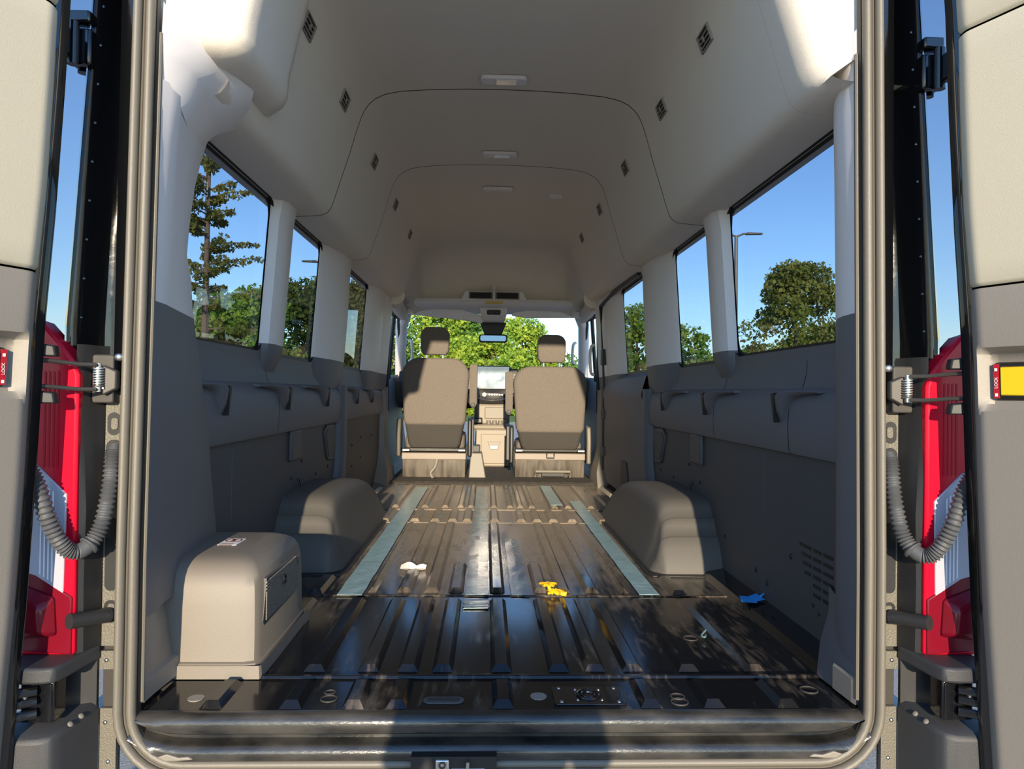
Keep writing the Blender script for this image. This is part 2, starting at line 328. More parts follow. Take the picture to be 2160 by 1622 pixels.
# ================================================================== SIDE WALLS
def XF(z): return 0.915-(z-0.85)*0.07
def rr_sdf(y, z, h):
    y0, y1, z0, z1, r = h; cy, cz = (y0+y1)/2, (z0+z1)/2
    qx, qy = abs(y-cy)-(y1-y0)/2+r, abs(z-cz)-(z1-z0)/2+r
    return math.hypot(max(qx, 0), max(qy, 0))+min(max(qx, qy), 0)-r
def hole_loop(h, rect, n=72):
    y0, y1, z0, z1, r = h; cy, cz = (y0+y1)/2, (z0+z1)/2; Y0, Y1, Z0, Z1 = rect
    ang = [2*PI*i/n for i in range(n)]+[math.atan2(zz-cz, yy-cy) % (2*PI) for yy in (Y0, Y1) for zz in (Z0, Z1)]
    for yy in (y0+r, y1-r):
        for zz in (z0, z1): ang.append(math.atan2(zz-cz, yy-cy) % (2*PI))
    inner, outer = [], []
    for a in sorted(ang):
        d = (math.cos(a), math.sin(a)); lo, hi = 0, 3
        for _ in range(40):
            t = (lo+hi)/2
            if rr_sdf(cy+d[0]*t, cz+d[1]*t, h) < 0: lo = t
            else: hi = t
        inner.append((cy+d[0]*lo, cz+d[1]*lo))
        t = min(((Y1-cy) if d[0] > 0 else (Y0-cy))/d[0] if abs(d[0]) > 1e-9 else 9, ((Z1-cz) if d[1] > 0 else (Z0-cz))/d[1] if abs(d[1]) > 1e-9 else 9)
        outer.append((cy+d[0]*t, cz+d[1]*t))
    return inner, outer
WAIST = 0.885; WN = (0, 0.016, 1)   # two-tone line drops slightly towards the cab
def waist_at(): return (WAIST+0.016*2.8, WN)
WIN = {-1: [(1.91, 2.750, 0.855, 1.434, 0.05), (2.95, 3.556, 0.845, 1.434, 0.05), (4.16, 4.928, 0.82, 1.434, 0.06)],
       1: [(1.80, 2.752, 0.86, 1.434, 0.05), (2.95, 3.556, 0.845, 1.434, 0.05), (4.16, 4.928, 0.82, 1.434, 0.06)]}
RECT = [(None, 2.85, 0.70, 1.46), (2.85, 3.85, 0.70, 1.46), (3.85, 5.05, 0.70, 1.46)]
wn = 0
for s in (-1, 1):
    nm = 'wall_left' if s < 0 else 'wall_right'
    g = G()
    for h, R in zip(WIN[s], RECT):
        R = (1.66 if R[0] is None else R[0],)+R[1:]
        inn, out = hole_loop(h, R); n = len(inn)
        pts = [(s*XF(z), y, z) for y, z in out]+[(s*XF(z), y, z) for y, z in inn]
        fs = []
        for i in range(n):
            j = (i+1) % n; fs += [(i, j, n+j, n+i)]
        g.add(pts, fs)
    g.add([(s*XF(z), y, z) for z in (0.70, 1.46) for y in (5.05, 5.75)], [(0, 1, 3, 2)])
    wall = g.build(nm, 'trim_light', waist=(WAIST+0.016*2.8, WN, 'trim_dark'), smooth=True)
    tag(wall, f"two-tone window wall lining on the {SIDE[s]} side of the van, grey over charcoal", 'wall', kind='structure')
    for k, h in enumerate(WIN[s]):
        wn += 1
        y0, y1, z0, z1, r = h; big = (y0-0.012, y1+0.012, z0-0.012, z1+0.012, r+0.01)
        inn, _ = hole_loop(big, (y0-1, y1+1, z0-1, z1+1)); n = len(inn)
        g = G(); g.add([(s*(XF(z)+0.016), y, z) for y, z in inn], [tuple(range(n))])
        pane = g.build(f'window_{wn}', 'glass')
        where = ['behind the rear pillar', 'in the middle of the row', 'next to the cab'][k]
        tag(pane, f"tinted side window pane {where} on the {SIDE[s]} side", 'window', kind='structure')
        inn0, _ = hole_loop(h, (y0-1, y1+1, z0-1, z1+1))
        inn2, _ = hole_loop((y0+0.008, y1-0.024, z0+0.010, z1-0.014, r), (y0-1, y1+1, z0-1, z1+1), 72); n2 = min(len(inn), len(inn2))
        g = G(); A = [(s*(XF(z)+0.015), y, z) for y, z in inn]; Bq = [(s*(XF(z)+0.0135), y, z) for y, z in inn2]
        if len(inn) == len(inn2): g.loft([A, Bq], closed=True, caps=False)
        g.loft([[(s*(XF(z)-0.001), y, z) for y, z in inn0], [(s*(XF(z)+0.016), y, z) for y, z in inn0]], closed=True, caps=False)
        g.build('window_rubber', 'rubber', pane, smooth=True)
    # ---- lower wall
    dY = 1.78 if s > 0 else 1.98
    def ext(name, prof, y0, y1, m, par=wall, **k):
        return G().loft([[(s*x, y0, z) for x, z in prof], [(s*x, y1, z) for x, z in prof]], closed=False).build(name, m, par, smooth=True, **k)
    # charcoal shelf moulding
    shelf = [(0.885, 0.535), (0.868, 0.537), (0.862, 0.55), (0.858, 0.62), (0.862, 0.69), (0.872, 0.715), (0.89, 0.727), (0.903, 0.735), (0.915, 0.78), (0.917, 0.84)]
    cuts = [dY, 2.80, 4.05] if s < 0 else [dY, 2.12, 2.83, 4.05]
    for a, b in zip(cuts[:-1], cuts[1:]): ext('shelf_panel', shelf, a+0.002, b-0.002, 'trim_dark')
    if s < 0:
        ext('shelf_panel', shelf, 4.15, 5.6, 'trim_dark')
    ext('backing', [(0.905, -0.02), (0.925, 0.86)], 1.65, 5.75, 'rubber')
    # flat charcoal hardboard panels
    seam = 2.37
    pcuts = [dY, seam, 4.04]
    for a, b in zip(pcuts[:-1], pcuts[1:]):
        G().box(s*0.885, s*0.897, a+0.002, b-0.002, 0.0, 0.545).build('wall_panel', 'panel_dark', wall, bevel=0.002)
    G().box(s*0.885, s*0.897, 4.16, 5.58, 0.0, 0.545).build('wall_panel', 'panel_dark', wall, bevel=0.002)
    for y, z in ((2.33, 0.09), (2.43, 0.11), (2.75, 0.16), (3.08, 0.33), (3.25, 0.39), (3.52, 0.30), (3.78, 0.31), (4.45, 0.37), (4.75, 0.40), (4.45, 0.24), (4.75, 0.27), (2.15, 0.22), (5.2, 0.39)):
        G().dome((s*0.885, y, z), (-s, 0, 0), 0.009, 0.005, 12, 3).build('trim_clip', 'rubber', wall, smooth=True)
    # raised socket cover, speaker grille, cargo hook
    G().box(s*0.868, s*0.887, 3.03, 3.19, 0.405, 0.537).build('socket_cover', 'grey_plastic', wall, bevel=0.008)
    sg = [(3.66, 0.50), (3.72, 0.53), (3.90, 0.525), (3.93, 0.50), (3.90, 0.35), (3.87, 0.335), (3.76, 0.345), (3.73, 0.37)]
    sgo = G().prism([(s*0.887, y, z) for y, z in sg], (-s*0.012, 0, 0)).build('speaker_frame', 'grey_plastic', wall, bevel=0.004)
    cy, cz = 3.80, 0.435
    G().prism([(s*0.876, cy+(y-cy)*0.8, cz+(z-cz)*0.8) for y, z in sg], (-s*0.004, 0, 0)).build('speaker_mesh', 'panel_dark', sgo)
    G().tube([(s*0.884, 3.19, 0.22), (s*0.872, 3.19, 0.25), (s*0.868, 3.19, 0.29), (s*0.874, 3.19, 0.31), (s*0.884, 3.19, 0.315)], 0.006, 8).build('cargo_hook', 'rubber', wall, smooth=True)
    # moulded belt-guide pockets on the shelf: flat lip to the rear, tapering spout to the front
    def pocket(y0, y1, ztop=0.728):
        # y0 rear end of the lip, y1 front end of the spout; depths grow forward and pinch off downwards
        L = y1-y0; secs = []
        for t, zt, zb, x in ((0.0, 0, 0.012, 0.856), (0.35, 0.001, 0.016, 0.846), (0.55, 0, 0.024, 0.838), (0.68, -0.002, 0.046, 0.832), (0.80, -0.006, 0.088, 0.832), (0.90, -0.014, 0.108, 0.838), (0.96, -0.026, 0.104, 0.846), (1.0, -0.045, 0.09, 0.856)):
            y = y0+L*t; a = ztop+zt; b = ztop-zb; xi = x
            secs.append([(s*0.885, y, a), (s*(xi+0.008), y, a), (s*xi, y, a-0.006), (s*(xi+0.006), y, (a+b)/2-0.004), (s*(xi+0.022), y, b+0.004), (s*0.885, y, b-0.004)])
        o = G().loft(secs).build('belt_guide', 'trim_dark', wall, smooth=True, angle=50)
        G().prism([(s*0.836, y0+L*0.90, ztop-0.008), (s*0.836, y0+L*1.0, ztop-0.012), (s*0.84, y0+L*0.97, ztop-0.075), (s*0.84, y0+L*0.935, ztop-0.10)], (s*0.02, 0, 0)).build('guide_slot', 'rubber', o)
    for a, b in ([(2.01, 2.22), (2.56, 2.91), (3.22, 3.62), (4.17, 4.43), (4.75, 5.0)] if s < 0 else [(1.93, 2.2), (2.59, 2.93), (3.26, 3.64)]): pocket(a, b)
    # ---- window pillars
    def pillar(secs, name='pillar_trim', waist=True):
        """secs: list of (z, [(x,y)...]) from bottom to top"""
        return G().loft([[(s*x, y, z) for x, y in ps] for z, ps in secs], closed=False).build(name, 'trim_light', wall, smooth=True, angle=40, waist=(WAIST+0.016*2.8, WN, 'trim_dark') if waist else None)
    pillar([(z, [(XF(z)+0.01, 2.735), (XF(z)-0.022+d, 2.752), (XF(z)-0.036+d, 2.79), (XF(z)-0.036+d, 2.90), (XF(z)-0.02+d, 2.93), (XF(z)+0.01, 2.945)]) for z, d in ((0.78, 0.03), (0.82, 0.014), (0.86, 0.0), (1.1, 0), (1.36, 0), (1.45, -0.01))])
    pillar([(z, [(XF(z)+0.01, 3.54), (XF(z)-0.01+d, 3.56), (XF(z)-0.05+d, 3.78), (XF(z)-0.058+d, 3.86), (XF(z)-0.058+d, 4.02), (XF(z)-0.03+d, 4.08), (XF(z)+0.01, 4.12)]) for z, d in ((0.72, 0.01), (0.80, 0.004), (0.86, 0.0), (1.1, 0), (1.36, 0.006), (1.45, 0.004))])
    pillar([(z, [(0.895, 3.96+d), (0.865, 3.975+d), (0.847, 4.0+d), (0.847, 4.09+d), (0.86, 4.14), (0.895, 4.16)]) for z, d in ((0.0, -0.15), (0.12, -0.12), (0.22, -0.06), (0.30, -0.015), (0.38, 0), (0.74, 0.0))], 'pillar_foot', waist=False).data.materials[0] = MATS['trim_dark']
    pillar([(z, [(XF(z)+0.01, 4.91), (XF(z)-0.02, 4.94), (XF(z)-0.05, 5.05), (XF(z)-0.055, 5.2), (XF(z)-0.055, 5.34), (XF(z)-0.045, 5.36), (XF(z)-0.055, 5.38), (XF(z)-0.075, 5.62), (XF(z)-0.06, 5.74), (XF(z)+0.01, 5.78)]) for z in (0.72, 0.9, 1.1, 1.3, 1.45)])

# B-pillar feet, cab doors, sliding-door joint
for s in (-1, 1):
    wall = bpy.data.objects['wall_left' if s < 0 else 'wall_right']
    prof = [(0.0, 5.30, 5.80, 0.79), (0.10, 5.42, 5.80, 0.80), (0.18, 5.52, 5.80, 0.83), (0.30, 5.57, 5.78, 0.85), (0.74, 5.57, 5.76, 0.85)]
    G().loft([[(s*0.90, a, z), (s*x, a+0.02, z), (s*(x-0.012), (a+b)/2, z), (s*(x-0.005), b-0.02, z), (s*0.92, b, z)] for z, a, b, x in prof], closed=False).build('pillar_foot', 'trim_taupe', wall, smooth=True)
    # cab door below its window
    dr = G().loft([[(s*0.90, 5.60, -0.1), (s*0.86, 5.70, 0.15), (s*0.90, 5.78, 0.45), (s*0.93, 5.78, 0.80), (s*0.95, 5.78, 0.83)], [(s*0.90, 7.4, -0.1), (s*0.88, 7.4, 0.15), (s*0.92, 7.4, 0.45), (s*0.95, 7.4, 0.85), (s*0.97, 7.4, 0.88)]], closed=False).build('cab_door_panel', 'trim_dark', wall, smooth=True)
    fr = G(); fr.tube([(s*0.93, 5.80, 0.80), (s*0.90, 5.84, 1.38)], 0.022, 8); fr.tube([(s*0.90, 5.84, 1.38), (s*0.88, 6.7, 1.40)], 0.022, 8); fr.tube([(s*0.88, 6.7, 1.40), (s*0.95, 7.4, 0.86)], 0.025, 8); fr.tube([(s*0.94, 6.45, 0.82), (s*0.89, 6.40, 1.39)], 0.018, 8)
    fr.build('cab_door_frame', 'rubber', wall, smooth=True)
    G().dome((s*0.868, 5.83, 0.19), (-s*0.7, -1, 0), 0.016, 0.012).build('door_reflector', 'reflector_glow', wall, smooth=True)
    G().tube([(s*0.86, 5.80, 0.55), (s*0.855, 5.79, 1.0), (s*0.85, 5.79, 1.28)], 0.014, 8).build('seat_belt', 'rubber', wall)
    hb = G(); hb.tube(catmull([(s*0.80, 5.66, 1.10), (s*0.775, 5.64, 1.08), (s*0.765, 5.63, 1.0), (s*0.775, 5.64, 0.88), (s*0.80, 5.66, 0.86)]), 0.013, 8)
    if s > 0: hb.build('grab_handle', 'trim_light', wall, smooth=True)
wr = bpy.data.objects['wall_right']
G().tube([(0.862, 5.47, 0.03), (0.858, 5.47, 0.8), (0.835, 5.46, 1.25), (0.81, 5.40, 1.38)], 0.016, 8).build('sliding_door_seal', 'rubber', wr, smooth=True)
G().tube([(0.81, 5.40, 1.38), (0.83, 4.9, 1.425), (0.845, 4.2, 1.43)], 0.013, 8).build('sliding_door_seal', 'rubber', wr, smooth=True)
for z in (0.555, 0.27):
    o = G().box(0.836, 0.865, 5.40, 5.50, z-0.035, z+0.035).build('sliding_door_bracket', 'grey_plastic', wr, bevel=0.006)
    G().box(0.832, 0.84, 5.44, 5.455, z-0.03, z+0.03).build('bracket_joint', 'rubber', o)
G().box(0.825, 0.86, 5.38, 5.48, 0.93, 1.05).build('sliding_door_latch', 'rubber', wr, bevel=0.004)
G().loft([[(0.915, y, 0.84), (0.87, y, 0.815), (0.845, y, 0.73), (0.842, y, 0.70), (0.85, y, 0.66), (0.853, y, 0.55), (0.855, y, 0.05), (0.90, y, 0.02)] for y in (4.09, 4.6, 5.0, 5.44)], closed=False).build('sliding_door_panel', 'trim_dark', wr, smooth=True)
G().prism([(0.853, 4.45, 0.10), (0.853, 4.72, 0.10), (0.853, 4.72, 0.27), (0.853, 4.55, 0.27)], (-0.006, 0, 0)).build('step_pocket', 'panel_dark', wr, bevel=0.006)
# exhaust slots low on the passenger-side panel
vp = wr
random.seed(1)
for r, z in enumerate((0.268, 0.243, 0.218, 0.193, 0.168, 0.142)):
    for c, (a, b) in enumerate(((2.09, 2.015), (2.0, 1.955), (1.94, 1.885))):
        if c == 0: a -= 0.012*r; a = max(a, 2.03)
        if c == 0 and r > 3: continue
        G().box(0.8835, 0.8865, b, a, z, z+0.009).build('exhaust_slot', 'rubber', vp)
for y, z in ((2.0, 0.115), (1.965, 0.10)): G().disc((0.886, y, z), (-1, 0, 0), 0.006, 0.002, 10).build('exhaust_slot', 'rubber', vp)

# ================================================================== CEILING
HP = [(0.93, 1.432), (0.885, 1.434), (0.80, 1.438), (0.755, 1.443), (0.733, 1.452), (0.718, 1.47), (0.706, 1.50), (0.675, 1.60), (0.640, 1.71), (0.615, 1.80), (0.597, 1.855), (0.582, 1.89), (0.562, 1.918), (0.535, 1.941), (0.495, 1.960), (0.43, 1.974), (0.3, 1.985), (0.15, 1.991), (0, 1.993)]
FULL = [(x, z) for x, z in HP]+[(-x, z) for x, z in reversed(HP[:-1])]
bk = G(); bk.loft([[(x*1.012, y, z+0.018) for x, z in FULL] for y in (1.82, 5.45)], closed=False)
bk.add([(x, y, 2.12) for x in (-0.95, 0.95) for y in (1.60, 6.6)], [(0, 1, 3, 2)])
for s in (-1, 1): bk.add([(s*0.955, y, z) for y in (1.60, 5.75) for z in (1.52, 2.12)], [(0, 1, 3, 2)])
ceil = bk.build('ceiling', 'rubber'); tag(ceil, 'high grey moulded headliner of the van roof with side ducts', 'ceiling', kind='structure')
for a, b, nn in ((1.80, 3.0, 14), (3.0, 4.0, 10), (4.0, 5.45, 12)):
    ring = []
    for i in range(nn+1):
        y = a+0.0035+(b-a-0.007)*i/nn
        ring.append([(x, y, z) for x, z in FULL])
    G().loft(ring, closed=False).build('headliner_panel', 'headliner', ceil, smooth=True, angle=60)
# rear end: the lining flares out to meet the door opening
def open_edge(x, z):
    if z < 1.46: return (x, z)
    c = (0.0, 1.2); d = Vector((x-c[0], z-c[1])).normalized(); lo, hi = 0, 2
    for _ in range(30):
        m_ = (lo+hi)/2; p = Vector(c)+d*m_
        if rr_sdf(p.x, p.y, (-0.80, 0.80, 0.0, 1.965, 0.20)) < 0: lo = m_
        else: hi = m_
    return (c[0]+d.x*lo, c[1]+d.y*lo)
ring = []
for y, k in ((1.803, 0.0), (1.73, 0.0), (1.69, 0.03), (1.66, 0.16), (1.635, 0.45), (1.607, 1.0)):
    ring.append([(x+(open_edge(x, z)[0]-x)*kk, 1.803 if x < -0.52 else y, z+(open_edge(x, z)[1]-z)*kk) for x, z in FULL for kk in [0 if (x < -0.52) else k]])
G().loft(ring, closed=False).build('headliner_flare', 'headliner', ceil, smooth=True, angle=60)
# forward end: ducts round off, roof runs on over the cab and curves down to the windscreen shelf
ring = []
for y, k, zc in ((5.43, 0, 1.9935), (5.55, 0.0, 1.993), (5.62, 0.12, 1.99), (5.68, 0.35, 1.985), (5.80, 0.6, 1.98), (5.95, 0.7, 1.965), (6.10, 0.75, 1.93), (6.22, 0.8, 1.86), (6.32, 0.85, 1.75), (6.38, 0.9, 1.63), (6.42, 0.92, 1.52)):
    rr = []
    for x, z in FULL:
        zz = z*(zc/1.993) if z > 1.5 else z
        if z < 1.52:   # lift the duct underside towards the roof side
            zz = z+(1.50-z)*min(1, k*2.0) if k else z
        zz = 1.44+(zz-1.44)*((zc-1.44)/0.553)
        sx = 1 if x > 0 else -1
        rr.append((x+sx*0.10*k*(0.4 if abs(x) > 0.3 else abs(x)), y, zz))
    ring.append(rr)
G().loft(ring, closed=False).build('cab_headliner', 'headliner', ceil, smooth=True, angle=60)
for s in (-1, 1):   # rounded duct ends over the cab doors
    pts = []
    G().dome((s*0.775, 5.56, 1.455), (0, 1, -0.15), 0.075, 0.10, 20, 6).build('duct_end', 'headliner', ceil, smooth=True)
    G().tube([(s*0.80, 5.75, 1.44), (s*0.83, 6.2, 1.43), (s*0.84, 6.7, 1.43)], 0.06, 12).build('door_header', 'headliner', ceil, smooth=True)

# rear air-duct casing in the driver's side corner
ac = G()
sec = []
for z, ins in ((1.50, 0.06), (1.507, 0.03), (1.52, 0.012), (1.545, 0.0), (1.60, -0.004), (1.72, -0.03), (1.84, -0.06), (1.98, -0.10)):
    x1 = -0.625-ins*1.0 if ins > 0 else -0.625-ins
    y0 = 1.665+max(ins, 0)*1.2
    sec.append([(-0.85, 1.606+max(ins, 0), z), (-0.80, 1.612+max(ins, 0), z), (-0.74, y0, z), (x1-0.035, y0+0.010, z), (x1-0.014, y0+0.022, z), (x1-0.003, y0+0.045, z), (x1, y0+0.08, z), (x1, 2.0, z), (x1-0.012, 2.06, z), (x1-0.05, 2.10, z), (-0.85, 2.12, z)])
ac.loft(sec, closed=True).build('duct_casing', 'headliner', ceil, smooth=True, angle=50)

def hw_seal(z): return 0.825-max(0, z-0.35)*0.012
# ---- D-pillar trims round the rear opening
def dtrim(s):
    wall = bpy.data.objects['wall_left' if s < 0 else 'wall_right']
    rows = []
    if s < 0:
        tab = [(0.20, 2.21, 0), (0.29, 2.19, 0), (0.46, 2.14, 0), (0.60, 2.105, 0), (0.75, 2.045, 0), (0.92, 1.975, 0), (1.0, 1.96, 0.003), (1.06, 1.928, 0.004), (1.15, 1.94, 0.006), (1.25, 1.965, 0.009), (1.33, 2.0, 0.014), (1.40, 2.04, 0.026)]
    else:
        tab = [(0.10, 1.868, 0), (0.20, 1.84, 0), (0.55, 1.838, 0), (0.90, 1.832, 0), (1.05, 1.832, 0.003), (1.25, 1.832, 0.006), (1.38, 1.832, 0.010), (1.50, 1.84, 0.004)]
    for z, ye, b in tab:
        a = hw_seal(z)-0.026
        rows.append([(s*(a+0.010), 1.600, z), (s*(a+0.001), 1.603, z), (s*(a+0.002-b*0.5), 1.635, z), (s*(a+0.004-b), 1.67, z), (s*(a+0.012-b*0.8), 1.71, z), (s*(a+0.032-b*0.4), 1.76+0.4*(ye-1.83), z), (s*(a+0.056), ye-0.03, z), (s*(a+0.075), ye, z), (s*0.92, ye+0.01, z)])
    G().loft([[(s*(hw_seal(z)-0.012), 1.597, z), (s*(hw_seal(z)-0.024), 1.597, z), (s*(hw_seal(z)-0.027), 1.600, z), (s*(hw_seal(z)-0.027), 1.606, z)] for z in (0.02, 0.3, 0.6, 0.9, 1.2, 1.5)], closed=False).build('pillar_edge', 'seal', wall, smooth=True)
    o = G().loft(rows, closed=False).build('rear_pillar_trim', 'trim_light', wall, smooth=True, angle=45, waist=(WAIST+0.016*2.8, WN, 'trim_dark'))
    return wall
wl = dtrim(-1); wrr = dtrim(1)
# flared top of the driver's side trim, tucked under the duct casing
fl = G()
fr_ = [[(-0.80, 1.60, 1.36), (-0.795, 1.606, 1.36), (-0.772, 1.67, 1.36), (-0.795, 1.76, 1.355), (-0.825, 1.86, 1.35), (-0.855, 1.96, 1.35), (-0.885, 2.03, 1.37)],
       [(-0.787, 1.60, 1.46), (-0.785, 1.606, 1.46), (-0.748, 1.67, 1.45), (-0.755, 1.76, 1.44), (-0.77, 1.86, 1.428), (-0.795, 1.97, 1.415), (-0.85, 2.04, 1.42)],
       [(-0.785, 1.60, 1.52), (-0.782, 1.606, 1.52), (-0.738, 1.67, 1.495), (-0.725, 1.76, 1.485), (-0.71, 1.85, 1.475), (-0.70, 1.93, 1.465), (-0.77, 2.02, 1.44)],
       [(-0.783, 1.60, 1.57), (-0.78, 1.606, 1.565), (-0.735, 1.67, 1.525), (-0.715, 1.76, 1.51), (-0.69, 1.84, 1.503), (-0.68, 1.90, 1.50), (-0.74, 2.02, 1.50)]]
fl.loft(fr_, closed=False).build('rear_pillar_flare', 'trim_light', wl, smooth=True, angle=60)
# passenger side: upper trim cap
G().loft([[(0.79, 1.60, 1.46), (0.788, 1.606, 1.46), (0.782, 1.67, 1.45), (0.81, 1.76, 1.45), (0.86, 1.86, 1.44)], [(0.79, 1.60, 1.56), (0.786, 1.606, 1.555), (0.775, 1.66, 1.52), (0.80, 1.74, 1.50), (0.85, 1.84, 1.48)]], closed=False).build('rear_pillar_cap', 'trim_light', wrr, smooth=True)
for s, wall in ((-1, wl), (1, wrr)):
    # clip covers in the pillar recess
    G().prism([(s*0.812, 1.655+p[0], 1.055+p[1]) for p in rrect(0.022, 0.040, 0.008)], (-s*0.004, 0, 0)).build('clip_cover', 'trim_light', wall, bevel=0.0015)
    # base of the pillar trim, stepping inwards at the floor
    bt = G()
    if s > 0:
        bt.loft([[(s*0.815, 1.603, z), (s*x, 1.612, z), (s*x, 1.65, z), (s*x2, 1.78, z), (s*0.88, 1.90, z)] for z, x, x2 in ((0.005, 0.800, 0.792), (0.09, 0.802, 0.80), (0.13, 0.805, 0.83), (0.2, 0.808, 0.845))], closed=False)
        bt.build('pillar_base', 'trim_dark', wall, smooth=True)
        G().loft([[(0.80, 1.603, z), (x, 1.62, z), (x-0.004, 1.70, z)] for z, x in ((0.006, 0.797), (0.06, 0.797), (0.066, 0.801))], closed=False).build('pillar_base_lip', 'trim_taupe', wall)
    else:
        bt.loft([[(s*0.815, 1.603, z), (s*x, 1.612, z), (s*x, 1.66, z), (s*x2, 1.79, z), (s*0.88, 1.90, z)] for z, x, x2 in ((0.012, 0.802, 0.795), (0.055, 0.802, 0.80), (0.06, 0.807, 0.815), (0.14, 0.807, 0.83), (0.22, 0.81, 0.85))], closed=False)
        bt.build('pillar_base', 'trim_taupe', wall, smooth=True)

# ================================================================== ROOF FITTINGS
ORD = ['rearmost', 'second', 'third', 'fourth', 'fifth']
def prof_x(z):
    for (x0, z0), (x1, z1) in zip(HP, HP[1:]):
        if z0 <= z <= z1: return x0+(x1-x0)*(z-z0)/(z1-z0)
for s in (-1, 1):
    for k, y in enumerate((2.17, 2.72, 3.44, 4.23, 5.02)):
        zc = 1.815; x0, x1 = prof_x(zc-0.05), prof_x(zc+0.05)
        tv = Vector((s*(x1-x0), 0, 0.10)).normalized(); nv = Vector((-s*tv.z, 0, s*tv.x)); nv = Vector((-s*abs(tv.z), 0, -abs(tv.x)))
        c = Vector((s*prof_x(zc), y, zc))
        t = thing('roof_vent', f"{ORD[k]} louvred air vent{' counting from the rear doors' if k else ' next to the rear doors'}, {SIDE[s]} side of the headliner", 'air vent', c, 'louvred vents in the headliner')
        # diamond-shaped frame, leaning back
        out = [(-0.056, -0.029), (0.050, -0.029), (0.056, 0.029), (-0.050, 0.029)]
        P3 = lambda a, b, d: c+Vector((0, a, 0))+tv*b+nv*d
        inn = [(a*0.80, b*0.84) for a, b in out]
        g = G(); A = [P3(a, b, 0.0) for a, b in out]; B_ = [P3(a*0.96, b*0.96, 0.007) for a, b in out]; C_ = [P3(a, b, 0.007) for a, b in inn]; D_ = [P3(a, b, -0.006) for a, b in inn]
        g.loft([A, B_, C_, D_], closed=True, caps=False); g.build('vent_frame', 'trim_taupe', t, bevel=0.002)
        G().add([P3(a, b, 0.001) for a, b in inn], [(0, 1, 2, 3)]).build('vent_dark', 'rubber', t)
        for j in range(3):
            bb = -0.014+0.014*j
            G().hexa([P3(-0.043, bb-0.003, 0.001), P3(0.041, bb-0.003, 0.001), P3(0.043, bb+0.003, 0.001), P3(-0.041, bb+0.003, 0.001), P3(-0.043, bb-0.004, 0.006), P3(0.041, bb-0.004, 0.006), P3(0.043, bb, 0.007), P3(-0.041, bb, 0.007)]).build('louvre', 'trim_taupe', t)
        G().hexa([P3(-0.006, -0.010, 0.006), P3(0.004, -0.010, 0.006), P3(0.006, 0.010, 0.006), P3(-0.004, 0.010, 0.006), P3(-0.006, -0.008, 0.010), P3(0.004, -0.008, 0.010), P3(0.006, 0.008, 0.010), P3(-0.004, 0.008, 0.010)]).build('vent_tab', 'trim_taupe', t)
for y, lab in ((2.88, 'long grey dome light with clear lens on the roof near the rear'), (3.79, 'long grey dome light on the middle roof section'), (4.44, 'long grey dome light on the roof section behind the cab')):
    z = 1.991
    t = thing('dome_light', lab, 'ceiling light', (0, y, z), 'dome lights along the roof centre')
    G().prism([(p[0], y+p[1], z) for p in rrect(0.19, 0.065, 0.02)], (0, 0, -0.018)).build('light_housing', 'trim_light', t, bevel=0.006)
    G().prism([(p[0]+0.01, y+p[1], z-0.016) for p in rrect(0.085, 0.045, 0.006)], (0, 0, -0.006)).build('light_lens', 'light_lens', t, bevel=0.003)
t = thing('reading_light', 'small round-cornered reading light off centre on the roof', 'ceiling light', (0.37, 4.55, 1.975))
G().prism([(0.373+p[0], 4.55+p[1], 1.982) for p in rrect(0.085, 0.07, 0.02)], (0, 0, -0.016)).build('light_housing', 'trim_light', t, bevel=0.005)
G().prism([(0.373+p[0], 4.55+p[1], 1.967) for p in rrect(0.05, 0.035, 0.01)], (0, 0, -0.004)).build('light_lens', 'light_lens', t, bevel=0.001)


# ================================================================== WHEEL ARCHES, HEATER COVER
PA = [(2.768, 0.006), (2.782, 0.05), (2.808, 0.10), (2.835, 0.136), (2.842, 0.140), (2.850, 0.1415), (2.872, 0.178), (2.889, 0.202), (2.895, 0.205), (2.903, 0.2065), (2.925, 0.240), (2.955, 0.262), (3.0, 0.275), (3.10, 0.281), (3.25, 0.283), (3.42, 0.281), (3.58, 0.272), (3.72, 0.254), (3.86, 0.224), (3.98, 0.175), (4.06, 0.105), (4.11, 0.006)]
for s in (-1, 1):
    t = thing('wheel_arch_cover', f"dark grey moulded wheel arch cover on the floor, {SIDE[s]} side", 'wheel arch', (s*0.74, 3.4, 0), 'wheel arch covers')
    secs = []
    for y, h in PA:
        k = min(1, h/0.2); xi = 0.615+0.05*k+0.045*max(0, 1-(y-2.768)/0.07)**2
        secs.append([(s*0.886, y, 0.0), (s*0.886, y, h), (s*0.74, y, h), (s*(xi+0.045), y, h*0.99), (s*(xi+0.022), y, h*0.955), (s*(xi+0.008), y, h*0.89), (s*xi, y, h*0.78), (s*(xi-0.02*k), y, h*0.40), (s*(0.610+0.045*max(0, 1-(y-2.768)/0.07)**2), y, h*0.08), (s*(0.606+0.045*max(0, 1-(y-2.768)/0.07)**2), y, 0.0)])
    G().loft(secs).build('arch_shell', 'arch', t, smooth=True, angle=50)
    fl = [(s*0.886, 2.735), (s*0.60, 2.745), (s*0.585, 2.80), (s*0.585, 3.85), (s*0.60, 4.12), (s*0.886, 4.13)]
    G().prism([(x, y, 0.0) for x, y in fl], (0, 0, 0.007)).build('arch_flange', 'black_plastic', t, bevel=0.003)

